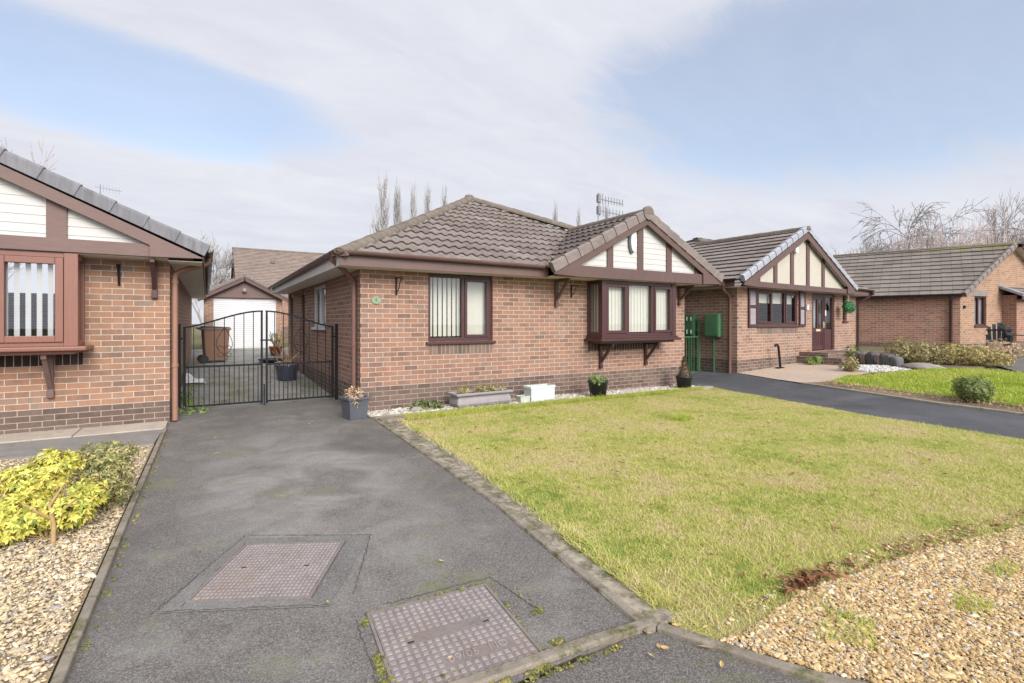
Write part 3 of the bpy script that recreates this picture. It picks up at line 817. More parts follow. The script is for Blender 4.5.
# strip of old path beside the kerb: match by y
ko2 = []
for x, y in ks:
    yy = min(max(y, 1.60), 6.95)
    pts = sorted(KERB_OUT, key=lambda p: p[1])
    if yy <= pts[0][1]: xo = pts[0][0]
    else:
        for (xa_, ya_), (xb_, yb_) in zip(pts, pts[1:]):
            if ya_ <= yy <= yb_: xo = xa_+(xb_-xa_)*(yy-ya_)/(yb_-ya_)
    ko2.append((max(xo, x+.03), y))
strip('path_strip', ks, wob(ko2, .03, 4), M['kerb_rough'], -.05, .012)
cu = dens(CURVE_IN, 4)
strip('curved_kerb', cu, offset(cu, -.055 if False else .055), M['kerb'], -.05, .018)
strip('edging_strip', wob(dens([(1.70,1.59), (1.41,1.625), (.954,1.665), (-.46,1.76)], 5), .005, 3), wob(dens([(1.70,1.645), (1.41,1.68), (.954,1.72), (-.46,1.815)], 5), .005, 5), M['kerb'], -.05, .022)
strip('gravel_edging', dens([(-.46,1.6), (-.455,4.5), (-.43,7.75)], 6), dens([(-.502,1.6), (-.497,4.5), (-.475,7.75)], 6), M['kerb'], -.05, .03)
sheet('gravel_bed', [(-6,1.62), (-.52,1.62), (-.505,6.85), (-6,6.95)], M['gravel_under'], .0)
sheet('front_path', [(-8,6.87), (-.50,6.80), (-.47,7.64), (-8,7.74)], M['slab_d'], .028, skirt=.05)
for k in range(9):  # paving slabs along the left wall
    x1 = -.45 - .9*k
    m = MB(); m.box((x1-.892, 7.69, -.04), (x1, 8.24, .034+.004*(k%2)))
    tag(m.build('paving_slab', M['slab'], None, .006), 'pale concrete paving slab along the foot of the left brick wall', 'paving slab', 'paving slabs under the left bungalow') if k < 0 else tag(m.build('house_path_slab', M['slab'], None, .006), kind='structure')
LAWN = [(2.33,6.93)] + KERB_OUT[1:] + [(1.80,1.56), (1.81,1.42), (1.97,1.34), (2.29,1.38), (2.66,1.41), (2.87,1.375), (3.13,1.34), (3.73,1.29), (4.16,1.2), (4.71,1.1), (6,.75), (8.15,.3), (8.37,1.95), (8.48,2.69), (8.53,3.66), (8.74,4.48), (8.98,5.5), (9.16,6.35), (9.3,6.95)]
LAWN_U = [(2.25,6.95), (2.1,4.12), (1.93,2.61), (1.86,2.02), (1.80,1.67), (1.80,1.5)] + LAWN[LAWN.index((1.81,1.42)):]
sheet('lawn_ground', LAWN_U, M['lawn_soil'], .005)
GRAV_R = [(1.85,1.38), (1.97,1.335), (2.29,1.375), (2.66,1.405), (2.87,1.37), (3.13,1.335), (3.73,1.285), (4.16,1.195), (4.71,1.095), (6,.745), (8.15,.3), (8.1,-.2), (6,-.15), (4.2,0), (3.13,.25), (2.5,.57), (2.18,.86), (2.03,1.06), (1.94,1.22)]
sheet('gravel_ground', [(1.76,1.40)] + GRAV_R[1:], M['gravel_under'], .009)
sheet('house_gravel_ground', [(1.99,7.14), (9.2,7.12), (9.2,7.65), (1.99,7.65)], M['gravel_under'], .01)
strip('lawn_edging', dens([(2.02,6.96), (9.3,6.96)], 8), dens([(2.02,7.13), (9.3,7.13)], 8), M['kerb_clean'], -.05, .03)
m_ = MB(); m_.box((2.03,6.72,-.04),(2.72,6.955,.036)); tag(m_.build('corner_slab', M['kerb'], None, .01), kind='structure')
DU = [(10.94,7.46), (10.71,6.56), (10.53,5.8), (10.41,5.15), (10.3,4.58), (10.18,3.91), (10.07,3.32), (10.04,2.82), (9.98,2.33), (9.9,1), (9.8,-.3)]
sheet('neighbour_driveway', [(9.2,7.0), (9.2,15), (10.95,15), (10.95,7.52)] + DU[1:] + [(8.15,-.3), (8.17,.3), (8.38,1.95), (8.49,2.69), (8.54,3.66), (8.75,4.48), (8.99,5.5), (9.17,6.35)], M['asphalt_new'], .004)
strip('neighbour_drive_edging', dens(DU[2:], 3), dens(offset(DU[2:], .05), 3), M['kerb_clean'], -.05, .035)
BED = [(10.62,5.75), (10.95,5.45), (10.78,4.69), (10.68,3.99), (10.62,3.18), (10.42,2.39), (10.3,1), (10.2,-.3)]
sheet('border_bed', [(x+.05,y) for x, y in DU[2:]] + BED[::-1], M['bed_soil'], .01)
LAWN2 = BED[1:] + [(14.4,-.3), (14.76,3.44), (15.0,4.22), (14.48,4.78), (13.57,5.21), (12.47,5.35), (11.98,5.62), (11.4,5.5)]
sheet('neighbour_lawn_ground', LAWN2, M['lawn2_soil'], .02, skirt=.06)
sheet('neighbour_paving', [(10.97,7.5), (10.72,6.5), (10.6,5.8), (10.95,5.47), (11.4,5.52), (11.98,5.64), (12.9,5.5), (13.2,6.4), (14.9,6.8), (16.2,7.9), (11,7.53)], M['paving'], .012)
sheet('chippings_ground', [(12.9,5.48), (13.57,5.23), (14.0,5.1), (14.6,5.9), (14.3,6.6), (13.2,6.4)], M['gravel_under'], .012)
sheet('far_path', [(14.8,-.3), (15.1,3.6), (16.2,4.3), (18.3,4.6), (24,4.2), (30,3.6), (30,-.3)], M['asphalt_road'], .004)
sheet('far_garden_ground', [(14.6,5.0), (15.1,4.25), (16.2,4.35), (18.3,4.65), (24,4.25), (28,4.0), (28,6.2), (22.4,6.8), (16,7.4)], M['bed_soil'], .006)

# ---- loose surfaces
pebbles('pebbles', [[(-4.5,1.5), (-.53,1.5), (-.51,6.84), (-5.5,6.9)]], [82000], .0066, M['pebble_l'], 3, .005, flat=.58, long=1.1, near=(-.5,2.0,1.8), power=1.3)
pebbles('gravel', [GRAV_R], [80000], .0058, M['pebble_r'], 4, .010, near=(2.2,.9,1.6), power=1.1, flat=.52, long=1.2)
pebbles('gravel', [[(1.9,1.42), (3,1.36), (4.6,1.12), (5.5,.9), (5.6,1.1), (4.6,1.3), (3.2,1.5), (2.2,1.52)]], [1500], .006, M['pebble_r'], 5, .006)
pebbles('gravel', [[(2.0,7.14), (9.15,7.13), (9.15,7.63), (2.0,7.63)]], [6500], .013, M['pebble_w'], 6, .012)
pebbles('white_chippings', [[(12.95,5.5), (13.57,5.26), (14.0,5.12), (14.55,5.9), (14.2,6.5), (13.25,6.35)]], [1500], .018, M['chip_w'], 8, .016)
pebbles('moss', [[(a[0]-.035, a[1]), (a[0]+.005, a[1]), (b[0]+.005, b[1]), (b[0]-.035, b[1])] for a, b in zip(KERB_IN, KERB_IN[1:])] +
        [[(-.46,1.83), (.95,1.735), (1.68,1.655), (1.66,1.70), (.95,1.80), (-.46,1.88)], [(-.46,1.72), (.9,1.63), (1.66,1.575), (1.66,1.55), (.9,1.6), (-.46,1.68)],
         [(-.45,2), (-.42,2), (-.39,7.6), (-.43,7.6)]],
        [120, 200, 420, 300, 260, 1100, 300, 420], .0055, M['moss'], 9, .0005, .4, jz=.003, clump=True)
grass('grass', [LAWN], [360000], .0165, .0036, M['grass'], 11, .004, near=(2.2,1.6,2.6), power=1.1, lean=1.25, edge=[(1.81,1.42), (1.97,1.34), (2.29,1.38), (2.66,1.41), (2.87,1.375), (3.13,1.34), (3.73,1.29), (4.16,1.2), (4.71,1.1), (6,.75), (8.15,.3)])
grass('grass', [[(1.9,1.40), (2.1,1.22), (2.5,1.27), (3.04,1.26), (4.0,1.12), (5.6,.72), (6,1.0), (4.2,1.25), (3.0,1.42), (2.3,1.42)]], [9000], .018, .0034, M['grass'], 12, .006, lean=.9)
grass('grass', [LAWN2], [60000], .035, .009, M['grass2'], 13, .018, lean=.7)
grass('grass', [[(2.2,1.15), (2.5,1.25), (2.6,1.1), (2.35,.98)], [(3.0,.95), (3.3,1.0), (3.25,.85), (3.05,.82)], [(3.6,1.0), (3.9,1.0), (3.9,.9), (3.6,.9)]], [260, 220, 160], .03, .004, M['grass2'], 14, .015, lean=1)
grass('grass', [[(5.6,4.9), (5.9,5.0), (5.95,4.75), (5.65,4.7)], [(2.35,6.6), (4.2,6.75), (4.2,6.93), (2.35,6.93)], [(4.2,6.75), (8.8,6.8), (8.8,6.93), (4.2,6.93)]], [500, 2600, 4000], .06, .005, M['grass2'], 15, .018, lean=.6)
KB = dens(KERB_OUT, 4)
grass('grass', [[(a[0]-.07,a[1]), (a[0]+.05,a[1]), (b[0]+.05,b[1]), (b[0]-.07,b[1])] for a, b in zip(KB, KB[1:])], [260]*(len(KB)-1), .03, .0045, M['grass'], 18, .012, lean=1.3)
# dead ground cover in the neighbour's border
mb = MB()
rng = random.Random(5)
for _ in range(260):
    i = rng.randrange(len(BED)-2); f = rng.random(); g = rng.random()
    a, b = BED[i+1], BED[i+2] if i+2 < len(BED) else BED[i+1]
    x = a[0]+(b[0]-a[0])*f - g*.28; y = a[1]+(b[1]-a[1])*f
    foliage(mb, (x, y, gz(x, y)+.05), (.05,.05,.03), 2, .035, k=3, seed=rng.randrange(9999))
tag(mb.build('ground_cover', M['dead'], None, fix=False), kind='stuff')

# ---- driveway covers
def manhole(name, label, c, rz, sx, sy, nx, ny, bands=(), text=None, frame_mat=None):
    root = thing(name, label, 'manhole cover', (c[0], c[1], .0), rz)
    m = MB(); m.box((-sx/2,-sy/2,-.02), (sx/2,sy/2,.006)); pl = m.build('plate', M['manhole_d'], root)
    t = MB(); px, py = sx/nx, sy/ny
    rg = random.Random(int(c[0]*100))
    for i in range(nx):
        for j in range(ny):
            if any(b[0] <= i < b[1] and b[2] <= j < b[3] for b in bands): continue
            x, y = -sx/2+px*(i+.5), -sy/2+py*(j+.5); g = .5-.17
            a, b_ = px*g, py*g; z = .0084+rg.uniform(-.0008,.0008)
            a *= rg.uniform(.86,1.06); b_ *= rg.uniform(.86,1.06); x += rg.uniform(-.0008,.0008)
            P = [(x-a,y-b_,.0062), (x+a,y-b_,.0062), (x+a,y+b_,.0062), (x-a,y+b_,.0062), (x-a*.8,y-b_*.8,z), (x+a*.8,y-b_*.8,z), (x+a*.8,y+b_*.8,z), (x-a*.8,y+b_*.8,z)]
            t.add(P, [[4,5,6,7],[0,1,5,4],[1,2,6,5],[2,3,7,6],[3,0,4,7]])
    t.build('tread', M['manhole'], root, fix=False)
    e = MB()
    for q in (((-sx/2-.016,-sy/2-.016,-.02),(sx/2+.016,-sy/2-.003,.008)), ((-sx/2-.016,sy/2+.003,-.02),(sx/2+.016,sy/2+.016,.008)), ((-sx/2-.016,-sy/2-.003,-.02),(-sx/2-.003,sy/2+.003,.008)), ((sx/2+.003,-sy/2-.003,-.02),(sx/2+.016,sy/2+.003,.008))): e.box(*q)
    e.build('rim', M['manhole_d'], root)
    for x, y in ((-sx*.3, 0.01), (sx*.3, .01)):
        k = MB(); k.box((x-.013,y-.005,.0088), (x+.013,y+.005,.0108)); k.build('keyhole', M['black_pl'], root)
    if text:
        for s_, x, y, h in text:
            cu = bpy.data.curves.new('lettering', 'FONT'); cu.body = s_; cu.size = h; cu.extrude = .0022; cu.align_x = 'CENTER'; cu.align_y = 'CENTER'
            o = bpy.data.objects.new('lettering', cu); COL.objects.link(o)
            dg = bpy.context.evaluated_depsgraph_get(); me = bpy.data.meshes.new_from_object(o.evaluated_get(dg)); bpy.data.objects.remove(o)
            me.materials.clear(); me.materials.append(M['manhole'])
            o = bpy.data.objects.new('lettering', me); COL.objects.link(o); o.parent = root; o.location = (x, y, .0066)
    return root
manhole('manhole_cover', 'smooth worn pinkish square cover set in a cracked mortar surround halfway down the drive', (.322,3.064), R(-27.3), .565, .61, 26, 19)
manhole('manhole_cover', 'chequered steel cover with raised numbers beside the narrow edging strip, moss round its rim', (.913,2.02), R(-5), .575, .60, 17, 18,
        bands=[(4,13,9,11), (6,15,3,5)], text=[('09/05', -.0, -.163, .06), ('I IO', .155, -.163, .055)])
mc = Matrix.Rotation(R(-27.3), 3, 'Z')
fr = MB()
o0 = [(-.38,-.40),(.41,-.40),(.43,.40),(-.37,.42)]; i0 = [(-.30,-.322),(.30,-.322),(.30,.322),(-.30,.322)]
V = [tuple(mc @ Vector((x, y, .003)) + Vector((.322,3.064,0))) for x, y in wob(o0, .03, 8)+i0]
fr.add(V, [[0,1,5,4],[1,2,6,5],[2,3,7,6],[3,0,4,7]])
tag(fr.build('mortar_surround', M['asphalt_patch'], None), kind='structure')
crk = MB(); rng = random.Random(3)
def crack(a, b, w=.003, n=34):
    P = [Vector((a[0]+(b[0]-a[0])*k/n+rng.uniform(-.006,.006), a[1]+(b[1]-a[1])*k/n+rng.uniform(-.006,.006), .0045)) for k in range(n+1)]
    for p, q in zip(P, P[1:]):
        d = (q-p).normalized(); s_ = Vector((-d.y, d.x, 0))*w*rng.uniform(.35,1)
        crk.add([tuple(p-s_), tuple(p+s_), tuple(q+s_), tuple(q-s_)], [[0,1,2,3]])
W_ = lambda x, y: tuple((mc @ Vector((x, y, 0)) + Vector((.322,3.064,0))).xy)
for a, b in ((W_(-.40,-.42),W_(-.36,.46)), (W_(-.36,.46),W_(.44,.41)), (W_(.44,.41),W_(.50,-.3)), ((.72,2.40),(1.30,2.36)), ((1.30,2.36),(1.34,2.0)), ((.585,2.34),(.545,1.8)), (W_(-.30,-.36),W_(-.305,.35)), (W_(-.31,.325),W_(.31,.328)), (W_(.303,.33),W_(.305,-.33)), (W_(-.37,-.39),W_(.40,-.385))):
    crack(a, b)
tag(crk.build('driveway_cracks', plain('crack_dark', (.085,.078,.066), .95, .3, 40, .1), None, fix=False), kind='structure')
pebbles('moss', [[(.55,1.75),(.60,1.75),(.655,2.33),(.605,2.33)], [(.64,2.335),(1.22,2.295),(1.22,2.34),(.64,2.375)], [(1.165,1.74),(1.19,1.74),(1.275,2.28),(1.245,2.28)], [(.62,1.67),(1.18,1.62),(1.18,1.70),(.62,1.735)], [(1.30,1.95),(1.36,1.95),(1.40,2.2),(1.35,2.2)]], [520, 260, 200, 700, 120], .0055, M['moss'], 21, .0005, .45, jz=.003, clump=True)

# ------------------------------------------------------------------ MAIN BUNGALOW (local origin: front left wall corner)
H1 = thing('brick_bungalow', 'brown brick bungalow with dark bay window under a white gable, beside black driveway gates', 'bungalow', (1.98,7.65,0))
w = MB(); W1 = 7.22; D1 = 7.85
wall(w, front_T(0), 0, W1, -.25, 2.17, [(1.083,2.28,1.05,2.17), (4.5,6.3,1.05,2.15)])
wall(w, left_T(0), 0, D1, -.25, 2.17, [(2.6,3.9,1.26,2.12), (5.0,5.55,.1,2.12), (6.9,7.5,.1,2.12)], uo=.0)
wall(w, right_T(W1), 0, D1, -.25, 2.17); 
wall(w, back_T(D1), 0, W1, -.25, 2.17, top=[(0,2.17),(W1,2.17),(W1/2,4.15)])
w.build('wall', M['brick'], H1, fix=False)
SL = .52; PH = math.atan(SL); UZ = Vector((0,math.cos(PH),math.sin(PH)))
ex0, ex1, ey = -.42, W1+.42, -.43; hw = (ex1-ex0)/2; xr_ = (ex0+ex1)/2; zE = 2.315; zR = zE+SL*hw
k_ = 1/math.cos(PH)
rf = MB()
slope(rf, (ex0,ey,zE), (1,0,0), (0,math.cos(PH),math.sin(PH)), [(0,0),(2*hw,0),(hw,hw*k_)], gauge=.33, roll=.185)
slope(rf, (ex0,ey,zE), (0,1,0), (math.cos(PH),0,math.sin(PH)), [(0,0),(D1+.75,0),(D1+.75,hw*k_),(hw,hw*k_)], gauge=.33, roll=.185)
slope(rf, (ex1,ey,zE), (0,1,0), (-math.cos(PH),0,math.sin(PH)), [(0,0),(D1+.75,0),(D1+.75,hw*k_),(hw,hw*k_)], gauge=.33, roll=.185)
# gable roof over the bay
gl, gr, gy = 3.10, ex1+.02, -.65; ga = (gl+gr)/2; gz_ = zE+SL*(gr-gl)/2; gh = (gr-gl)/2
slope(rf, (gl,gy+.03,zE), (0,1,0), (math.cos(PH),0,math.sin(PH)), [(0,0),(1.0,0),(3.2,gh*k_),(0,gh*k_)], gauge=.33, roll=.185)
slope(rf, (gr,gy+.03,zE), (0,1,0), (-math.cos(PH),0,math.sin(PH)), [(0,0),(.35,0),(3.2,gh*k_),(0,gh*k_)], gauge=.33, roll=.185)
roof1 = rf.build('roof', M['tile'], H1, fix=False)
rd = MB()
ridge(rd, (ex0+.02,ey+.02,zE+.04), (xr_,ey+hw,zR+.04)); ridge(rd, (xr_,ey+hw,zR+.05), (ga+.1,ey+(ex1-ga)-.1,gz_+.08)); ridge(rd, (xr_,ey+hw,zR+.045), (xr_,D1+.35,zR+.045))
rd.lathe([(.0,.13),(.10,.10),(.14,.02),(.15,-.08)], (xr_,ey+hw,zR+.01), 10)
ridge(rd, (ga,gy-.03,gz_+.035), (ga,gy+2.4,gz_+.035))
rd.build('ridge_tiles', M['tile_ridge'], roof1)
vg = MB()
verge(vg, (gl+.0,gy,zE+.02), (ga,gy,gz_+.02), (0,-1,0)); verge(vg, (gr,gy,zE+.02), (ga,gy,gz_+.02), (0,-1,0))
vg.lathe([(.0,.0),(.125,.0),(.125,.05)], (0,0,0), 16) if False else None
vd = MB(); 
V = [(ga+.135*math.cos(2*math.pi*j/18), y, gz_-.005+.135*math.sin(2*math.pi*j/18)) for y in (gy-.04, gy+.03) for j in range(18)]
vg.add(V, [list(range(18))[::-1], list(range(18,36))] + [[j,(j+1)%18,18+(j+1)%18,18+j] for j in range(18)])
vg.build('verge_tiles', M['verge'], roof1)
vl = MB()
for k in range(7):
    f0, f1 = k/7, (k+1)/7; p = lambda f: Vector((gl+.08+f*(ga-gl)*.92, ey+.02+f*2.05, zE+.045+SL*f*2.05))
    vl.bar(p(f0), p(f1), .09, .03)
vl.build('valley_mortar', M['slab'], roof1)
# fascias and soffits
f = MB()
f.box((ex0+.03,ey+.05,2.165), (gl+.1,ey+.075,2.335)); f.build('fascia', M['fascia'], H1, .004)
f = MB(); f.box((ex0+.03,ey+.075,2.165), (ex0+.055,D1+.3,2.335)); f.build('fascia', M['fascia_w'], H1, .004)
f = MB(); f.box((ex1-.055,ey+.3,2.165), (ex1-.03,D1+.3,2.335)); f.build('fascia', M['fascia'], H1, .004)
s = MB(); s.box((ex0+.055,ey+.077,2.168), (gl+.1,-.002,2.18)); s.box((ex0+.057,.0,2.168), (-.002,D1+.3,2.18)); s.box((W1+.002,0,2.168), (ex1-.057,D1+.3,2.18)); s.box((gl+.1,gy+.12,2.172), (gr-.1,-.002,2.184))
s.build('soffit', M['soffit'], H1)
for a, b in (((ex0-.03,ey-.01,2.375), (gl-.03,ey-.01,2.355)), ((ex0-.02,ey-.06,2.37), (ex0-.02,D1+.3,2.355)), ((ex1+.03,ey+.2,2.36), (ex1+.03,D1+.3,2.35))):
    g = MB(); gutter(g, a, b); g.build('gutter', M['gutter'], H1, fix=False)
d = MB(); d.tube([(ex0-.02,-.15,2.33), (ex0-.02,-.15,2.25), (ex0+.06,-.12,2.2), (-.11,.16,2.06), (-.05,.2,2.0), (-.05,.2,1.9), (-.05,.2,.02)], .036, 10)
for z in (.3,1.0,1.7): d.tube([(-.05,.2,z),(-.05,.2,z+.05)], .043, 10); 
d.box((-.11,.15,.0),(-.0,.25,.06)); d.build('downpipe', M['pipe'], H1)
d = MB(); d.tube([(ex1-.02,-.0,2.33), (ex1-.02,-.0,2.24), (W1+.05,.1,2.05), (W1+.05,.1,-.05)], .034, 8); d.build('downpipe', M['pipe_d'], H1)
# front window
window(H1, front_T(0), 1.083, 2.28, 1.05, 2.168, [.545], M['frame'], M['blind'], openers=(1,), soldier=M['soldier'], ang=20, bw=(.058,.086))
# side window and doors
window(H1, left_T(0), 2.6, 3.9, 1.26, 2.118, [.5], M['white'], M['blind_w'], rec=.02)
for a, b in ((5.0,5.55), (6.9,7.5)):
    m = MB(); T = left_T(0)
    for q in (((a,-.1,.1),(a+.07,-.03,2.12)), ((b-.07,-.1,.1),(b,-.03,2.12)), ((a+.07,-.1,2.04),(b-.07,-.03,2.12)), ((a+.07,-.09,.1),(b-.07,-.05,2.04))):
        s_ = MB(); s_.box(*q); m.add([T(p) for p in s_.v], s_.f)
    dr = m.build('side_door', M['frame'], H1, .004)
    pn = MB(); pn.add([T(p) for p in ((a+.14,-.046,1.1),(b-.14,-.046,1.1),(b-.14,-.046,1.95),(a+.14,-.046,1.95))], [[0,1,2,3]]); pn.build('pane', M['glass'], dr, fix=False)
# bay window
B0, B1, BY = 4.39, 6.42, -.45
bw = MB()
for x0, x1 in ((B0,B0+.11), (B1-.11,B1)): bw.box((x0,BY,1.09), (x1,BY+.11,2.17))
bw.box((B0,-.045,1.09), (B0+.05,-.002,2.17)); bw.box((B1-.05,-.045,1.09), (B1,-.002,2.17))
bw.box((B0+.11,BY+.02,1.09), (B1-.11,BY+.09,1.15)); bw.box((B0+.11,BY+.02,2.10), (B1-.11,BY+.09,2.17))
for x in (B0, B1-.06): bw.box((x,BY+.11,1.09), (x+.06,-.045,1.15)); bw.box((x,BY+.11,2.10), (x+.06,-.045,2.17))
c1, c2 = B0+.68, B0+1.36
for c in (c1, c2): bw.box((c-.035,BY+.02,1.15), (c+.035,BY+.09,2.10))
bay = bw.build('bay_window', M['frame'], H1, .005)
for a, b in ((B0+.115,c1-.037), (c2+.037,B1-.115)):
    cs = MB()
    for q in (((a,BY+.004,1.152),(a+.055,BY+.05,2.098)), ((b-.055,BY+.004,1.152),(b,BY+.05,2.098)), ((a+.055,BY+.004,1.152),(b-.055,BY+.05,1.207)), ((a+.055,BY+.004,2.043),(b-.055,BY+.05,2.098))): cs.box(*q)
    cs.build('casement', M['frame'], bay, .004)
pn = MB()
for a, b in ((B0+.11,c1-.035), (c1+.035,c2-.035), (c2+.035,B1-.11)): pn.face([(a,BY+.055,1.15),(b,BY+.055,1.15),(b,BY+.055,2.1),(a,BY+.055,2.1)])
for x in (B0+.03, B1-.03): pn.face([(x,BY+.11,1.15),(x,-.045,1.15),(x,-.045,2.1),(x,BY+.11,2.1)])
pn.build('pane', M['glass'], bay, fix=False)
bl = MB(); slats(bl, lambda p: (p[0],p[1],p[2]), B0+.1, B1-.1, 1.17, 2.12, BY+.125, ang=6, rnd=3, w=.09)
slats(bl, lambda p: (B0+.12+p[1]*0+.0,p[0],p[2]), BY+.2, -.03, 1.17, 2.12, 0) if False else None
for x in (B0+.11, B1-.11):
    k = BY+.15
    while k < -.05:
        bl.face([(x-.01,k,1.17),(x+.012,k+.08,1.17),(x+.012,k+.08,2.12),(x-.01,k,2.12)]); k += .08
bl.build('blind', M['blind'], bay, fix=False)
bs = MB(); bs.box((B0-.08,BY-.075,1.0), (B1+.08,-.002,1.05)); bs.box((B0-.03,BY-.03,1.05), (B1+.03,-.002,1.09)); bs.box((B0+.02,BY+.03,.955), (B1-.02,-.002,1.0))
bs.build('sill', M['frame'], bay, .008)
so = MB(); so.add([(B0+.02,-.003,.80),(B1-.02,-.003,.80),(B1-.02,-.003,.955),(B0+.02,-.003,.955)], [[0,1,2,3]], 0, False, [(0,.01),(2,.01),(2,.22),(0,.22)]); so.build('soldier_course', M['soldier_d'], H1, fix=False)
gallows(H1, 4.72, 0, .48, .952, .40, M['frame']); gallows(H1, 5.97, 0, .49, .952, .40, M['frame'])
gallows(H1, 3.63, 0, 1.69, 2.165, .42, M['timber']); gallows(H1, 7.02, 0, 1.77, 2.165, .42, M['timber'])
gable_front(H1, gl, gr, gy, zE, SL, 2.175, 2.385, [4.49, 5.28, 6.09], M['clad'], M['timber'], mbarge=M['timber'])
m = MB(); m.box((6.88,gy+.08,2.19), (7.05,gy+.117,2.62)); m.build('gable_post', M['timber'], H1, .004)
al = MB(); alarm = []
V = []
for y in (gy+.118, gy+.045):
    for j in range(16):
        t = 2*math.pi*j/16; V.append((5.06+.075*math.cos(t), y, 2.93+.21*math.sin(t)))
al.add(V, [list(range(16)), list(range(16,32))[::-1]] + [[j,(j+1)%16,16+(j+1)%16,16+j] for j in range(16)])
ab = al.build('alarm_box', M['white'], H1, .006)
a2 = MB(); V = []
for y, k in ((gy+.117,1.12),(gy+.07,1.12)):
    for j in range(16):
        t = 2*math.pi*j/16; V.append((5.035+.075*k*math.cos(t), y, 2.925+.21*k*math.sin(t)))
a2.add(V, [list(range(16)), list(range(16,32))[::-1]] + [[j,(j+1)%16,16+(j+1)%16,16+j] for j in range(16)]); a2.build('backplate', M['grey_pl'], ab)
basket_bracket(H1, .55, 0, 1.79, 2.07); basket_bracket(H1, 4.0, 0, 1.84, 2.08, .2)
m = MB(); V = []
for y in (-.001, -.018):
    for j in range(18):
        t = 2*math.pi*j/18; V.append((.235+.075*math.cos(t), y, 1.705+.06*math.sin(t)))
m.add(V, [list(range(18)), list(range(18,36))[::-1]] + [[j,(j+1)%18,18+(j+1)%18,18+j] for j in range(18)])
pq = m.build('number_plaque', plain('plaque_green', (.22,.29,.19), .7, .3, 40), H1)
m = MB(); m.lathe([(0,.0),(.02,.0)], (0,0,0), 8) if False else m.box((.222,-.023,1.685),(.247,-.0175,1.73)); m.build('emblem', plain('plaque_dark', (.09,.19,.11), .7), pq, .004)

# ------------------------------------------------------------------ LEFT BUNGALOW (local origin: front right wall corner)
H0 = thing('brick_bungalow', 'orange brick bungalow at the left edge with white boarded gable and red-brown bay window', 'bungalow', (-.43,8.25,0))
w = MB()
wall(w, front_T(0), -7.2, 0, -.2, 2.22, [(-2.8,-1.0,1.1,2.18)], uo=.06)
wall(w, right_T(0), 0, 11.7, -.2, 2.22, uo=.1); wall(w, left_T(-7.2), 0, 11.7, -.2, 2.22); wall(w, back_T(11.7), -7.2, 0, -.2, 2.22)
w.build('wall', M['brick_l'], H0, fix=False)
s0 = .47; P0 = math.atan(s0); k0 = 1/math.cos(P0); C0_, S0_ = math.cos(P0), math.sin(P0)
gxr, gxl, gyv, zE0 = .43, -4.19, -.45, 2.30; gxa = (gxl+gxr)/2; ghw = (gxr-gxl)/2; gza = zE0+s0*ghw
rf = MB()
slope(rf, (gxr,gyv+.03,zE0), (0,1,0), (-C0_,0,S0_), [(0,0),(3.2,0),(3.2,ghw*k0),(0,ghw*k0)], gauge=.33, roll=.185)
slope(rf, (gxr,gyv+.03,zE0), (0,1,0), (-C0_,0,S0_), [(3.2,0),(12.5,0),(12.5,4*k0),(5.0,4*k0),(3.2,ghw*k0)], gauge=.33, roll=.185)
slope(rf, (gxl,gyv+.03,zE0), (0,1,0), (C0_,0,S0_), [(0,0),(1,0),(3.2,ghw*k0),(0,ghw*k0)], gauge=.33, roll=.185)
slope(rf, (-7.63,-.24,zE0), (1,0,0), (0,C0_,S0_), [(0,0),(8.0,0),(4.0,4*k0)], gauge=.33, roll=.185)
slope(rf, (-7.63,-.4,zE0), (0,1,0), (C0_,0,S0_), [(0,0),(12.5,0),(12.5,4*k0),(4,4*k0)], gauge=.33, roll=.185)
r0 = rf.build('roof', M['tile'], H0, fix=False)
rd = MB(); ridge(rd, (gxa,gyv-.03,gza+.03), (gxa,gyv+3,gza+.03)); rd.build('ridge_tiles', M['tile_ridge'], r0); rd = MB(); ridge(rd, (-3.6,3.6,zE0+s0*4.0+.03), (-3.6,12,zE0+s0*4.0+.03)); rd.build('ridge_tiles', M['tile_ridge'], r0)
vg = MB(); verge(vg, (gxr,gyv,zE0+.03), (gxa,gyv,gza+.03), (0,-1,0), seg=.36, hgt=.15); verge(vg, (gxl,gyv,zE0+.03), (gxa,gyv,gza+.03), (0,-1,0), seg=.36, hgt=.15)
vg.build('verge_tiles', M['verge_l'], r0)
gable_front(H0, gxl, gxr, gyv, zE0-.05, s0, 2.20, 2.36, [-2.9,-1.09], M['clad'], M['timber_l'], barge=.13, postw=.19)
f = MB(); f.box((.375,gyv+.2,2.17), (.40,11.9,2.33)); f.build('fascia', M['fascia'], H0, .004)
s = MB(); s.box((.002,gyv+.1,2.165), (.375,11.9,2.177)); s.box((-4.1,gyv+.1,2.19), (-.0,-.002,2.2)); s.build('soffit', M['soffit'], H0)
g = MB(); gutter(g, (.455,gyv+.12,2.36), (.455,11.9,2.35)); g.build('gutter', M['pipe_d'], H0, fix=False)
d = MB(); d.tube([(.455,.35,2.33), (.455,.35,2.24), (.4,.32,2.2), (.12,.12,2.08), (.055,.06,2.02), (.055,.06,1.9), (.055,.06,.02)], .037, 10)
for z in (.75,1.9): d.tube([(.055,.06,z),(.055,.06,z+.05)], .044, 10)
d.build('downpipe', plain('pipe_tan', (.27,.145,.10), .5, .1, 6, .4), H0)
T0B = -.89
b0, b1, by = -2.91, T0B, -.40
bw = MB()
for x0, x1 in ((b0,b0+.13), (b1-.13,b1)): bw.box((x0,by,1.08), (x1,by+.075,2.19))
bw.box((b1-.05,-.045,1.08), (b1,-.002,2.19)); bw.box((b0,-.045,1.08), (b0+.05,-.002,2.19))
bw.box((b0+.13,by+.02,1.08), (b1-.13,by+.1,1.13)); bw.box((b0+.13,by+.02,2.13), (b1-.13,by+.1,2.19))
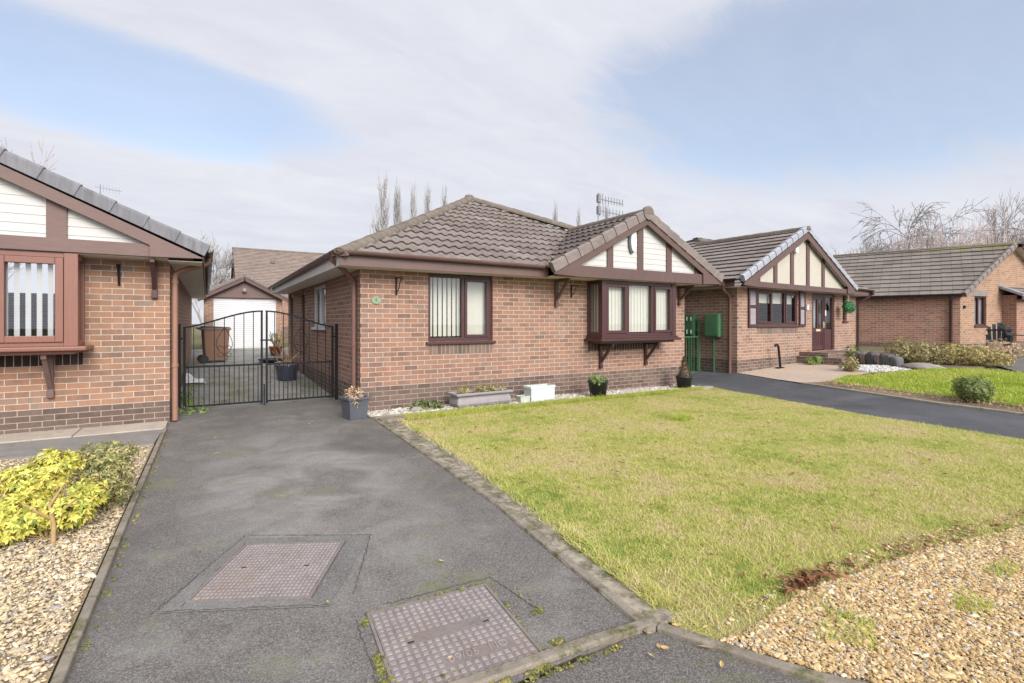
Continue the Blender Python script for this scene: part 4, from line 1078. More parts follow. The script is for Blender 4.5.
for x in (b0, b1-.06): bw.box((x,by+.13,1.08), (x+.06,-.045,1.14)); bw.box((x,by+.13,2.12), (x+.06,-.045,2.19))
c1, c2 = b1-.13-.62, b1-.13-1.18
for c in (c1, c2): bw.box((c-.03,by+.02,1.13), (c+.03,by+.1,2.13))
bay = bw.build('bay_window', M['frame_l'], H0, .006)
for a, b in ((c1+.032,b1-.135), (b0+.135,c2-.032)):
    cs = MB()
    for q in (((a,by+.0,1.132),(a+.075,by+.06,2.128)), ((b-.075,by+.0,1.132),(b,by+.06,2.128)), ((a+.075,by+.0,1.132),(b-.075,by+.06,1.207)), ((a+.075,by+.0,2.053),(b-.075,by+.06,2.128))): cs.box(*q)
    cs.build('casement', M['frame_l'], bay, .006)
pn = MB()
for a, b in ((b0+.13,c2-.03), (c2+.03,c1-.03), (c1+.03,b1-.13)): pn.face([(a,by+.06,1.13),(b,by+.06,1.13),(b,by+.06,2.13),(a,by+.06,2.13)])
for x in (b0+.03, b1-.03): pn.face([(x,by+.13,1.13),(x,-.045,1.13),(x,-.045,2.13),(x,by+.13,2.13)])
pn.build('pane', M['glass'], bay, fix=False)
bl = MB(); slats(bl, lambda p: p, b0+.13, b1-.12, 1.16, 2.12, by+.13, pitch=.098, w=.048, ang=8, rnd=5); bl.build('blind', M['blind_w'], bay, fix=False)
bs = MB(); bs.box((b0-.09,by-.09,1.03), (b1+.09,-.002,1.08)); bs.box((b0+.02,by+.01,.985), (b1-.03,-.002,1.03)); bs.build('sill', M['frame_l'], bay, .012)
so = MB(); so.add([(b0+.02,-.003,.83),(b1-.02,-.003,.83),(b1-.02,-.003,.985),(b0+.02,-.003,.985)], [[0,1,2,3]], 0, False, [(0,.01),(2,.01),(2,.22),(0,.22)]); so.build('soldier_course', M['soldier_d'], H0, fix=False)
gallows(H0, -1.21, 0, .47, .98, .36, M['timber_l']); gallows(H0, -2.6, 0, .47, .98, .36, M['timber_l'])
gallows(H0, -.165, 0, 1.72, 2.18, .40, M['frame'])
basket_bracket(H0, -.545, 0, 1.84, 2.12, .2)
an = MB(); ax, ay = -1.75, 7.15
an.tube([(ax,ay,3.2),(ax,ay,4.66)], .010, 6); an.bar((ax-.1,ay,4.6),(ax+.4,ay,4.55),.012,.012)
for k in range(7): an.bar((ax+.0+k*.06,ay,4.59-k*.006-.08),(ax+.0+k*.06,ay,4.59-k*.006+.08),.006,.006)
an.build('tv_aerial', plain('aerial_dull', (.22,.22,.23), .5), H0)

# ------------------------------------------------------------------ NEIGHBOUR BUNGALOW (local origin: front left corner, turned 4 degrees)
H2 = thing('brick_bungalow', 'bungalow with cream timbered gable and shuttered window, right of the green side gate', 'bungalow', (10.95,7.53,0), R(4))
w = MB()
wall(w, front_T(0), 0, 6.78, -.1, 2.22, [(.884,2.975,1.28,2.2), (3.82,5.27,.53,2.2), (5.83,6.12,1.40,2.2)])
wall(w, left_T(0), 0, 7.0, -.3, 2.22); wall(w, right_T(6.78), 0, 7, -.1, 2.22); wall(w, back_T(7), 0, 6.78, -.1, 2.22)
w.build('wall', M['brick_n'], H2, fix=False)
s2 = .478; P2 = math.atan(s2); k2 = 1/math.cos(P2); c2_, n2_ = math.cos(P2), math.sin(P2)
xl, xr, yv, zE2 = -.42, 5.80, -.40, 2.36; xa = (xl+xr)/2; h2 = (xr-xl)/2; za2 = zE2+s2*h2
rf = MB()
kw = dict(gauge=.30, roll=.30, flat=True, step=.028)
slope(rf, (xl,yv+.03,zE2), (0,1,0), (c2_,0,n2_), [(0,0),(h2-.03,0),(h2-.03,h2*k2),(0,h2*k2)], **kw)
slope(rf, (xl,yv+.03,zE2), (0,1,0), (c2_,0,n2_), [(h2-.03,0),(7.8,0),(4.3,3.54*k2),(3.57,3.54*k2),(h2-.03,h2*k2)], **kw)
slope(rf, (xr,yv+.03,zE2), (0,1,0), (-c2_,0,n2_), [(0,0),(3.2,0),(3.2,h2*k2),(0,h2*k2)], **kw)
slope(rf, (xl,yv+.0,zE2), (1,0,0), (0,c2_,n2_), [(3.1,h2*k2),(3.54,3.54*k2),(7.5,3.54*k2),(7.5,0),(5.6,0)], **kw)
slope(rf, (xl,7.4,zE2), (1,0,0), (0,-c2_,n2_), [(0,0),(7.5,0),(7.5,3.9*k2),(3.9,3.9*k2)], **kw)
r2 = rf.build('roof', M['tile_n'], H2, fix=False)
rd = MB(); ridge(rd, (xa,yv-.02,za2+.03), (xa,yv+h2+.2,za2+.03), .10); ridge(rd, (xa+.0,yv+h2,za2+.04), (xl+3.54,yv+3.54,zE2+s2*3.54+.04), .1); ridge(rd, (xl+3.54,yv+3.54,zE2+s2*3.54+.04), (7.1,yv+3.54,zE2+s2*3.54+.04), .1)
rd.build('ridge_tiles', M['tile_ridge'], r2)
vg = MB(); verge(vg, (xl,yv,zE2+.03), (xa,yv,za2+.03), (0,-1,0), seg=.31, hgt=.14); verge(vg, (xr,yv,zE2+.03), (xa,yv,za2+.03), (0,-1,0), seg=.31, hgt=.14); vg.build('verge_tiles', M['verge_n'], r2)
gable_front(H2, xl, xr, yv, zE2-.05, s2, 2.205, 2.34, [.41,1.225,2.07,2.94,3.84], M['render'], M['timber'], clad=False, barge=.15, yback=.13, postw=.155)
f = MB(); f.box((xl+.03,yv+.25,2.21), (xl+.055,7.3,2.37)); f.build('fascia', M['fascia'], H2, .004)
f = MB(); f.box((5.55,yv+.08,2.21), (7.1,yv+.105,2.36)); f.build('fascia', M['fascia'], H2, .004)
s = MB(); s.box((xl+.057,yv+.16,2.2), (-.002,7.3,2.21)); s.box((0,yv+.16,2.223), (5.9,-.002,2.233)); s.box((5.6,yv+.107,2.2), (7.1,-.002,2.21)); s.build('soffit', M['soffit'], H2)
for a, b in (((xl-.03,yv+.15,2.39), (xl-.03,7.3,2.38)), ((5.9,yv+.03,2.39), (7.1,yv+.03,2.38))):
    g = MB(); gutter(g, a, b); g.build('gutter', M['pipe_d'], H2, fix=False)
d = MB(); d.box((xl-.08,.06,2.22),(xl+.02,.18,2.36)); d.tube([(xl-.03,.12,2.25), (xl+.02,.13,2.15), (-.1,.16,2.02), (-.05,.17,1.95), (-.05,.17,.1)], .04, 8); d.build('downpipe', M['pipe'], H2)
d = MB(); d.box((6.95,yv-.03,2.22),(7.06,yv+.07,2.38)); d.tube([(7.0,yv+.03,2.25), (6.95,-.3,2.15), (6.84,-.1,2.02), (6.82,-.05,1.95), (6.82,-.05,.3)], .04, 8); d.build('downpipe', M['pipe_d'], H2)
window(H2, front_T(0), .884, 2.975, 1.28, 2.2, [.36,.70], M['frame'], M['blind'], openers=(0,2), soldier=M['soldier'], half=.28, ang=15, rec=.02)
window(H2, front_T(0), 5.83, 6.12, 1.40, 2.2, [], M['frame'], M['blind'], ang=20, b=.05)
for x0, x1 in ((.445,.835), (3.02,3.37)):
    m = MB()
    for q in (((x0,-.045,1.24),(x0+.06,-.002,2.21)), ((x1-.06,-.045,1.24),(x1,-.002,2.21)), ((x0+.06,-.045,1.24),(x1-.06,-.002,1.31)), ((x0+.06,-.045,2.14),(x1-.06,-.002,2.21)), ((x0+.06,-.045,1.72),(x1-.06,-.002,1.78))): m.box(*q)
    sh = m.build('shutter', M['frame'], H2, .003)
    m = MB()
    z = 1.315
    while z < 2.11:
        if not 1.69 < z < 1.78: m.add([(x0+.06,-.012,z+.045),(x1-.06,-.012,z+.045),(x1-.06,-.036,z),(x0+.06,-.036,z)], [[0,1,2,3]])
        z += .03
    m.build('louvre', plain('shutter_lilac', (.34,.31,.34), .6, .1), sh, fix=False)
# front door with sidelight
m = MB(); a, b = 3.82, 5.27; mdl = 4.72
for q in (((a,-.0+.03,.53),(a+.09,.10,2.2)), ((mdl-.05,.03,.53),(mdl+.05,.10,2.2)), ((b-.08,.03,.53),(b,.10,2.2)), ((a+.09,.03,2.1),(mdl-.05,.10,2.2)), ((mdl+.05,.03,2.1),(b-.08,.10,2.2)), ((mdl+.05,.05,.53),(b-.08,.09,1.15))): m.box(*q)
dr = m.build('front_door', M['frame'], H2, .004)
m = MB(); da, db = a+.09, mdl-.05; dm = (da+db)/2
for q in (((da,.045,.56),(da+.09,.09,2.1)), ((db-.09,.045,.56),(db,.09,2.1)), ((dm-.05,.045,1.2),(dm+.05,.09,2.02)), ((da+.09,.045,2.02),(db-.09,.09,2.1)), ((da+.09,.045,1.06),(db-.09,.09,1.2)), ((da+.09,.045,.56),(db-.09,.09,.68)), ((da+.09,.06,.68),(db-.09,.085,1.06))): m.box(*q)
for k in range(5): m.box((da+.12+k*.11,.052,.69),(da+.17+k*.11,.0595,1.05))
m.build('door_leaf', M['frame'], dr, .004)
pn = MB(); pn.face([(da+.09,.065,1.2),(db-.09,.065,1.2),(db-.09,.065,2.02),(da+.09,.065,2.02)]); pn.face([(mdl+.05,.065,1.15),(b-.08,.065,1.15),(b-.08,.065,2.1),(mdl+.05,.065,2.1)]); pn.build('pane', M['glass'], dr, fix=False)
m = MB(); m.box((dm-.13,.03,1.1),(dm+.13,.044,1.16)); m.build('letterbox', plain('brass', (.62,.5,.25), .3, .1), dr, .003)
m = MB(); m.box((db-.07,.02,1.2),(db-.03,.044,1.38)); m.tube([(db-.05,.02,1.3),(db-.05,-.01,1.3),(db-.16,-.01,1.3)], .01, 6); m.build('handle', plain('brass_handle', (.55,.4,.3), .35, .1), dr)
m = MB(); m.box((mdl-.035,.012,1.55),(mdl+.035,.029,1.72)); m.build('doorbell', M['white'], dr, .004)
m = MB(); m.box((a-.05,-.12,.44),(b+.05,.1,.528)); m.build('doorstep', M['slab'], H2, .008)
cu = MB(); slats(cu, lambda p: p, a+.1, b-.1, 1.2, 2.08, .2, ang=10, pitch=.08); cu.build('net_curtain', M['blind_w'], dr, fix=False)
m = MB(); m.box((3.50,-.02,1.70),(3.62,-.001,1.86)); m.build('number_plaque', M['white_old'], H2, .006)
m = MB(); m.prism([(2.1,3.2),(2.14,3.16),(2.22,3.16),(2.26,3.2),(2.26,3.34),(2.1,3.34)], yv+.03, yv+.10); m.build('alarm_box', M['white'], H2, .01)
m = MB(); m.box((2.02,yv+.05,3.26),(2.10,yv+.094,3.38)); m.build('sounder', plain('red_plastic', (.35,.03,.03), .4), H2, .006)
# green meter boxes on the side wall
for y0, y1, hooks in ((.39,.79,False), (1.09,1.47,True)):
    m = MB(); m.box((-.17,y0,1.0), (-.003,y1,1.575)); bx_ = m.build('meter_box', M['green'], H2, .012)
    m = MB(); m.box((-.182,y0+.03,1.03), (-.1705,y1-.03,1.545)); m.build('box_door', M['green'], bx_, .004)
    m = MB(); m.tube([(-.06,(y0+y1)/2,1.0),(-.06,(y0+y1)/2,.02)], .028, 8); m.build('conduit', M['green'], bx_)
    if hooks:
        for k in range(3):
            for z in (1.45, 1.12):
                yy = y0+.07+k*.12; m = MB(); m.tube([(-.19,yy,z+.05),(-.2,yy,z),(-.19,yy,z-.05)], .013, 6); m.build('hook', M['pale'], bx_)
an = MB(); ax, ay = 1.42, 6.1
an.tube([(ax,ay,3.0),(ax,ay,5.98)], .022, 6)
for z, n_ in ((5.78,9), (5.36,8)):
    an.bar((ax-.05,ay,z),(ax+1.28,ay,z-.03),.03,.03)
    for k in range(n_):
        xx = ax+.08+k*1.18/(n_-1); hh = .2 if k < 2 else .13; an.bar((xx,ay,z-hh),(xx,ay,z+hh),.018,.018)
    an.box((ax-.04,ay-.05,z-.14),(ax+.1,ay+.05,z+.14))
an.build('tv_aerial', plain('aerial_grey', (.2,.2,.21), .5), H2)

# ------------------------------------------------------------------ FAR BUNGALOW on the right
F0 = Vector((22.54,6.86,0)); Ld = Vector((-.322,.946,0)).normalized(); Gd = Vector((.99,-.139,0)).normalized()
H3 = thing('brick_bungalow', 'long low brick bungalow at the right edge with a moss-edged roof and small gable window', 'bungalow', tuple(F0))
nL = Vector((-Ld.y, Ld.x, 0)); nL = nL if nL.x < 0 else -nL
nG = Vector((Gd.y, -Gd.x, 0)); nG = nG if nG.y < 0 else -nG
TL = lambda p: tuple(Ld*p[0] + nL*p[1] + Vector((0,0,p[2])))
TG = lambda p: tuple(Gd*p[0] + nG*p[1] + Vector((0,0,p[2])))
wg = 3.54
w = MB(); wall(w, TL, 0, 12, .2, 2.46); wl3 = w.build('wall', M['brick_f'], H3, fix=False)
w = MB(); wall(w, TG, 0, 2*wg, .2, 2.46, [(.89,1.67,1.24,2.30)], top=[(0,2.46),(2*wg,2.46),(wg,4.27)]); w.build('wall', M['brick_fg'], H3, fix=False)
E0 = Vector((0,0,2.44)); A0 = Gd*wg + Vector((0,0,4.33))
perp = (Gd*wg - Ld*(Gd*wg).dot(Ld)); run = perp.length; pd = perp/run; rise = A0.z-E0.z
Uu = (pd*run + Vector((0,0,rise))).normalized(); Tl = math.hypot(run, rise); sA = (Gd*wg).dot(Ld)
rf = MB(); ov = .22
Oo = E0 - Uu*ov + nG*.12
slope(rf, Oo, Ld, Uu, [(0,0),(12,0),(12,Tl+ov),(sA,Tl+ov)], gauge=.34, roll=.30, flat=True, step=.03)
far = Gd*(2*wg); Uf = (-pd*run + Vector((0,0,rise))).normalized()
slope(rf, E0+far-Uf*ov+nG*.3, Ld, Uf, [(0,0),(12,0),(12,Tl+ov),(-sA,Tl+ov)], gauge=.34, roll=.30, flat=True)
r3 = rf.build('roof', M['tile_f'], H3, fix=False)
rd = MB(); ridge(rd, A0+nG*.2+Vector((0,0,.02)), A0+Ld*1.9+Vector((0,0,.02)), .11); rd.build('ridge_tiles', M['tile_fm'], r3)
rd = MB(); ridge(rd, A0+Ld*1.9+Vector((0,0,.02)), A0+Ld*12+Vector((0,0,.02)), .11); rd.build('ridge_tiles', M['tile_ridge'], r3)
ms = MB(); slope(ms, E0+Uu*(Tl*.86)+nG*.12+Vector((0,0,.012)), Ld, Uu, [(sA*.86,-.1),(.2,.06),(2.0,Tl*.139),(sA,Tl*.139)], gauge=.34, roll=.3, flat=True); ms.build('moss_patch', M['tile_fm'], r3, fix=False)
vg = MB(); verge(vg, Oo+nG*.02, A0+nG*.14+Vector((0,0,.03)), tuple(nG), seg=.33, hgt=.16); verge(vg, E0+far-Uf*ov+nG*.32, A0+nG*.32+Vector((0,0,.03)), tuple(nG), seg=.33, hgt=.16); vg.build('verge_tiles', M['verge'], r3)
f = MB()
f.bar(E0+nG*.09+Vector((0,0,-.08)), A0+nG*.11+Vector((0,0,-.10)), .03, .16); f.bar(E0+far+nG*.28+Vector((0,0,-.08)), A0+nG*.28+Vector((0,0,-.10)), .04, .2)
f.build('bargeboard', M['timber'], H3)
f = MB(); f.bar(TL((-.05,.2,2.3)), TL((12,.2,2.3)), .03, .14); f.build('fascia', M['pipe_d'], H3)
s = MB(); s.add([TL(p) for p in ((-.05,.19,2.25),(12,.19,2.25),(12,.0,2.25),(-.05,0,2.25))], [[0,1,2,3]]); s.add([tuple(E0+far+nG*.3+Vector((0,0,-.16))), tuple(A0+nG*.3+Vector((0,0,-.16))), tuple(A0+Vector((0,0,-.16))), tuple(E0+far+Vector((0,0,-.16)))], [[0,1,2,3]]); s.build('soffit', M['soffit'], H3, fix=False)
g = MB(); gutter(g, TL((-.1,.28,2.36)), TL((12,.28,2.34))); g.build('gutter', M['pipe_d'], H3, fix=False)
d = MB(); d.box(TL((.19,.28,2.2))[:2]+(2.15,), TL((.32,.2,2.3))[:2]+(2.33,)); d.tube([TL((.25,.26,2.28)), TL((.25,.22,2.2)), TL((.25,.06,2.05)), TL((.25,.06,.4))], .045, 8); d.build('downpipe', M['pipe_d'], H3)
window(H3, TG, .89, 1.67, 1.24, 2.30, [.45], M['frame'], M['blind_w'], sillw=.06, ang=70)
m = MB(); q = MB(); q.box((.80,-.01,2.302),(1.75,.004,2.50)); m.add([TG(p) for p in q.v], q.f); m.build('lintel', M['slab_d'], H3)
m = MB(); q = MB(); q.box((.16,.002,1.85),(.24,.05,1.95)); m.add([TG(p) for p in q.v], q.f); m.build('wall_light', M['iron'], H3)
# wing with a lower roof
w = MB(); TW = lambda p: TG((p[0]+2.72, p[1]+.42, p[2]))
wall(w, TW, 0, 6.5, .2, 2.36, uo=.07); q = lambda p: TG((2.72, .42-p[0], p[2]))
w.add([q(p) for p in ((0,0,.2),(.42,0,.2),(.42,0,2.36),(0,0,2.36))], [[0,1,2,3]], 0, False, [(0,.2),(.42,.2),(.42,2.36),(0,2.36)])
wing = w.build('wing_wall', M['brick_f'], H3, fix=False)
rf = MB(); Ow = Vector(TW((-.18,.25,2.34))); bk = -nG
slope(rf, Ow, Gd, (bk*.9+Vector((0,0,.44))).normalized(), [(0,0),(6.6,0),(6.6,2.6),(0,2.6)], gauge=.34, roll=.30, flat=True); wr = rf.build('wing_roof', M['tile_f'], H3, fix=False)
vg = MB(); verge(vg, Ow-Gd*.02, Ow-Gd*.02+(bk*.9+Vector((0,0,.44))).normalized()*2.2, tuple(-Gd), seg=.33, hgt=.1, w=.12); vg.build('flashing', M['verge_n'], wr)
f = MB(); f.bar(TW((-.15,.2,2.26)), TW((6.4,.2,2.26)), .03, .16); f.bar(TW((-.15,.1,2.2)), TW((6.4,.1,2.2)), .2, .012); f.build('fascia', M['frame'], H3)

# ------------------------------------------------------------------ GARAGE
GZ0 = gz(1.2,21.7)
H4 = thing('brick_garage', 'small brick garage with white roller door at the end of the gated drive', 'garage', (-.1,21.7,GZ0-.02))
w = MB(); wall(w, front_T(0), 0, 2.65, -.2, 1.95, [(.31,2.44,-.2,1.95)]); wall(w, left_T(0), 0, 5, -.2, 1.95); wall(w, right_T(2.65), 0, 5, -.2, 1.95); wall(w, back_T(5), 0, 2.65, -.2, 1.95)
w.build('wall', M['brick_l'], H4, fix=False)
sg = .53; Pg = math.atan(sg)
rf = MB()
for O, S_ in (((-.22,-.25,1.93), 1), ((2.87,-.25,1.93), -1)):
    slope(rf, O, (0,1,0), (S_*math.cos(Pg),0,math.sin(Pg)), [(0,0),(5.4,0),(5.4,1.545/math.cos(Pg)),(0,1.545/math.cos(Pg))], gauge=.33, roll=.3, flat=True)
rg_ = rf.build('roof', M['tile'], H4, fix=False)
vg = MB(); verge(vg, (-.22,-.28,1.95), (1.325,-.28,2.77), (0,-1,0), hgt=.1); verge(vg, (2.87,-.28,1.95), (1.325,-.28,2.77), (0,-1,0), hgt=.1); vg.build('verge_tiles', M['verge'], rg_)
rd = MB(); ridge(rd, (1.325,-.28,2.76), (1.325,5.1,2.76), .09); rd.build('ridge_tiles', M['tile_ridge'], rg_)
m = MB(); m.prism([(.0,1.94),(2.65,1.94),(1.325,2.64)], -.06, -.02); m.build('gable_panel', M['timber_l'], H4)
for x0, x1 in ((-.2,1.325), (2.85,1.325)):
    m = MB(); m.bar((x0,-.26,1.84), (x1,-.26,2.655), .03, .14, (0,0,1)); m.build('bargeboard', M['timber'], H4)
m = MB(); z = .0
while z < 1.93:
    m.add([(.31,.06,z),(2.44,.06,z),(2.44,.054,z+.035),(.31,.054,z+.035)], [[0,1,2,3]]); m.add([(.31,.054,z+.035),(2.44,.054,z+.035),(2.44,.06,z+.075),(.31,.06,z+.075)], [[0,1,2,3]]); z += .075
gd = m.build('roller_door', M['white'], H4, fix=False)
m = MB(); m.tube([(1.325,-.06,2.22),(1.325,-.12,2.22)], .05, 10); m.lathe([(0,.08),(.07,.05),(.085,-.03),(.05,-.08),(0,-.09)], (1.325,-.15,2.22), 12); m.build('wall_lamp', M['stone'], H4)

# ------------------------------------------------------------------ REAR HOUSE behind the garage
H5 = thing('rear_house', 'house behind the garage, only its broad plain pinkish roof in view', 'house', (1.5,32,.5))
w = MB(); wall(w, front_T(0), 0, 12, -1, 2.9); wall(w, left_T(0), 0, 8, -1, 2.9); wall(w, right_T(12), 0, 8, -1, 2.9); wall(w, back_T(8), 0, 12, -1, 2.9)
for x in (0, 12): w.add([(x,0,2.9),(x,8,2.9),(x,4,5.4)], [[0,1,2]], 0, False, [(0,2.9),(8,2.9),(4,5.4)])
w.build('wall', M['brick_f'], H5, fix=False)
ph = math.atan(2.72/4.4)
rf = MB()
for O, S_ in (((-.12,-.4,2.8), 1), ((-.12,8.4,2.8), -1)):
    slope(rf, O, (1,0,0), (0,S_*math.cos(ph),math.sin(ph)), [(0,0),(12.3,0),(12.3,4.4/math.cos(ph)),(0,4.4/math.cos(ph))], gauge=.2, roll=.22, flat=True, step=.022)
r5 = rf.build('roof', M['tile_r'], H5, fix=False)
rd = MB(); ridge(rd, (-.12,4,5.53), (12.1,4,5.53), .1); rd.build('ridge_tiles', M['tile_ridge'], r5)
for x, z in ((2.0,4.5), (6.2,4.6)):
    m = MB(); yy = (z-2.8)/2.72*4.4-.4; m.box((x-.12,yy-.1,z),(x+.12,yy+.15,z+.14)); m.build('roof_vent', M['tile_ridge'], r5)
# ------------------------------------------------------------------ DRIVEWAY GATES
GT = thing('driveway_gate', 'pair of arched black wrought iron gates closed across the drive between the two bungalows', 'gate', (-.36,9.2,.0))
GW = 2.30; mid = GW/2+.02
def ztop(t): # t 0 at hinge, 1 at the meeting stile
    s_ = t*t*(3-2*t); return 1.28+.27*(.6*s_+.4*math.sin(t*math.pi/2))
for x0, x1, sgn in ((.05, mid-.022, 1), (GW-.03, mid+.022, -1)):
    m = MB(); n = 14
    pts = [(x0+(x1-x0)*k/n, 0, ztop(k/n)) for k in range(n+1)]
    for a, b in zip(pts, pts[1:]): m.bar(a, (b[0]+.004*sgn, 0, b[2]), .02, .026)
    m.box((min(x0,x0+.035*sgn),-.015,.04), (max(x0,x0+.035*sgn),.015,1.30)); m.box((min(x1,x1-.03*sgn),-.015,.03), (max(x1,x1-.03*sgn),.015,1.55))
    a, b = min(x0,x1)+.03, max(x0,x1)-.03
    m.box((a,-.012,.66), (b,.012,.69)); m.box((a,-.012,.05), (b,.012,.078))
    leaf = m.build('gate_leaf', M['iron'], GT)
    nb = 15; lo = MB(); lo.box((-.006,-.006,.078), (.006,.006,.66)); lo_o = None
    for k in range(1, nb+1):
        x = x0+(x1-x0)*k/(nb+1)
        if lo_o is None: o = lo_o = lo.build('bar', M['iron'], leaf)
        else: o = lo_o.copy(); COL.objects.link(o)
        o.location = (x, 0, 0)
        if k % 2 == 0:
            u = MB(); u.box((x-.006,-.006,.69), (x+.006,.006,ztop(k/(nb+1))-.01)); u.build('bar', M['iron'], leaf)
    # scroll work round the middle upper bar
    xc = x0+(x1-x0)*8/(nb+1)
    s_ = MB()
    for sg_ in (1, -1):
        for flip in (1, -1):
            P = []
            for k in range(26):
                t = k/25; ang = t*4.2; rr = .055*(1-.72*t)
                P.append((xc+sg_*(.065-.0+rr*math.cos(ang+math.pi)*1.0), -.008, 1.0+flip*(-.0)+ (-.05 if flip>0 else -.14) + flip*rr*math.sin(ang)))
            s_.tube(P, .0045, 5)
        s_.tube([(xc+sg_*.01,-.008,1.27), (xc+sg_*.05,-.008,1.2), (xc+sg_*.1,-.008,1.1), (xc+sg_*.115,-.008,1.0), (xc+sg_*.07,-.008,.9), (xc+sg_*.01,-.008,.86)], .0045, 5)
    s_.build('scroll', M['iron'], leaf)
m = MB(); m.box((mid-.06,-.03,1.06), (mid+.09,-.016,1.085)); m.build('latch', M['iron'], GT)
m = MB(); m.box((mid-.012,-.03,.0), (mid+.008,-.016,.35)); m.build('drop_bolt', M['iron'], GT)
for x, w_ in ((-.005, .05), (GW+.02, .045)):
    m = MB(); m.box((x-w_/2,-w_/2,-.1), (x+w_/2,w_/2,1.34)); m.box((min(x,x+.05) if x < 1 else x-.05, -.012, 1.1), (max(x,x+.05) if x < 1 else x, .012, 1.13)); m.build('gate_post', M['iron'], GT)

SG = thing('side_gate', 'low green metal bar gate across the side passage beside the meter boxes', 'gate', (9.22,8.45,-.04), R(2))
m = MB()
for z in (.12, 1.02): m.box((.05,-.012,z), (1.5,.012,z+.03))
for x in (.05, 1.5): m.box((x-.015,-.015,.05), (x+.015,.015,1.05))
m.build('gate_frame', M['green'], SG)
for k in range(13):
    m = MB(); x = .15+k*.1; m.box((x-.008,-.008,.15), (x+.008,.008,1.02)); m.build('bar', M['green'], SG)
m = MB(); m.box((1.53,-.025,-.0), (1.58,.025,1.5)); m.box((1.50,-.03,1.18),(1.6,.03,1.23)); m.build('gate_post', M['green'], SG)

# ------------------------------------------------------------------ WHEELIE BIN
WB = thing('wheelie_bin', 'brown wheelie bin with dark lid standing behind the left gate leaf', 'wheelie bin', (.20,16.75,gz(.2,16.7)), R(8))
m = MB()  # front faces +x, wheels at -x
bot = [(-.26,-.24),(.28,-.24),(.28,.24),(-.26,.24)]; top = [(-.31,-.275),(.33,-.275),(.33,.275),(-.31,.275)]
V = [(x,y,.05) for x, y in bot] + [(x,y,.94) for x, y in top]
m.add(V, [[3,2,1,0],[4,5,6,7],[0,1,5,4],[1,2,6,5],[2,3,7,6],[3,0,4,7]])
m.box((-.36,-.30,.92), (.37,.30,.97)); m.build('body', M['bin_brown'], WB, .02)
m = MB()
V = [(-.37,-.3,.975),(.38,-.3,.975),(.38,.3,.975),(-.37,.3,.975),(-.3,-.24,1.04),(.33,-.25,1.0),(.33,.25,1.0),(-.3,.24,1.04)]
m.add(V, [[3,2,1,0],[4,5,6,7],[0,1,5,4],[1,2,6,5],[2,3,7,6],[3,0,4,7]]); m.build('lid', M['bin_lid'], WB, .015)
m = MB(); m.tube([(-.36,-.24,.95),(-.43,-.24,.98),(-.43,.24,.98),(-.36,.24,.95)], .018, 8); m.build('handle', plain('blue_handle', (.06,.10,.22), .5), WB)
for y in (-.27, .27):
    m = MB(); m.tube([(-.30,y-.03,.105),(-.30,y+.03,.105)], .105, 18); m.build('wheel', M['black_pl'], WB)
m = MB(); m.tube([(-.30,-.24,.105),(-.30,.24,.105)], .014, 6); m.box((-.32,-.2,.09),(-.2,.2,.2)); m.build('axle', M['black_pl'], WB)

# ------------------------------------------------------------------ POTS
def soil_disc(root, c, r, z, mat=None):
    m = MB(); m.lathe([(0,0),(r,0)], (c[0],c[1],z), 18); return m.build('soil', mat or M['soil'], root, fix=False)
def round_pot(name, label, loc, r0, r1, h, mat, group=None, rim=.02):
    t = thing(name, label, 'potted plant' if 'plant' in name or 'topiary' in name else 'pot', loc, 0, group)
    m = MB(); m.lathe([(0,0),(r0,0),(r1*.97,h-rim*1.6),(r1,h-rim*1.5),(r1+.008,h-rim),(r1+.01,h),(r1-.012,h),(r1-.02,h-.05),(0,h-.05)], (0,0,0), 26)
    m.build('pot', mat, t, fix=True); soil_disc(t, (0,0), r1-.02, h-.04); return t
P1 = thing('square_planter', 'grey square plastic planter with dried straw-coloured plant at the house corner', 'potted plant', (1.80,7.27,.0), R(12))
m = MB(); h = .31
V = [(-.12,-.12,0),(.12,-.12,0),(.12,.12,0),(-.12,.12,0),(-.15,-.15,h-.03),(.15,-.15,h-.03),(.15,.15,h-.03),(-.15,.15,h-.03)]
m.add(V, [[3,2,1,0],[0,1,5,4],[1,2,6,5],[2,3,7,6],[3,0,4,7]])
for q in (((-.165,-.165,h-.035),(.165,-.14,h)), ((-.165,.14,h-.035),(.165,.165,h)), ((-.165,-.14,h-.035),(-.14,.14,h)), ((.14,-.14,h-.035),(.165,.14,h))): m.box(*q)
m.build('pot', M['grey_pl'], P1, .006); soil_disc(P1, (0,0), .16, h-.05)
m = MB(); foliage(m, (0,0,h+.03), (.14,.14,.08), 46, .06, k=4, seed=4); foliage(m, (-.05,-.15,h-.05), (.04,.04,.09), 10, .05, k=3, seed=8); m.build('foliage', M['dead'], P1, fix=False)

P2_ = thing('trough_planter', 'lilac-grey stone trough planter with a wide lip under the front window', 'planter', (3.84,7.30,.01), R(1.5))
m = MB(); L = .50
prof = [(.09,0),(.13,.015),(.155,.06),(.15,.11),(.125,.15),(.125,.17),(.175,.195),(.18,.225),(.15,.235),(.13,.20)]
V = []
for d_, z in prof:
    e = L-.155+d_
    for x, y in ((-e,-d_),(e,-d_),(e,d_),(-e,d_)): V.append((x,y,z))
m.add(V, [[4*i+j,4*i+(j+1)%4,4*i+4+(j+1)%4,4*i+4+j] for i in range(len(prof)-1) for j in range(4)] + [[3,2,1,0]])
m.build('trough', M['lilac_stone'], P2_, .008)
m = MB(); m.box((-.44,-.12,.15),(.44,.12,.2)); m.build('soil', M['soil'], P2_)
m = MB()
for k in range(26): foliage(m, (random.uniform(-.4,.4), random.uniform(-.08,.08), .23), (.06,.06,.07), 4, .06, k=4, seed=k+50)
m.build('foliage', M['mixed_leaf'], P2_, fix=False)
m = MB()
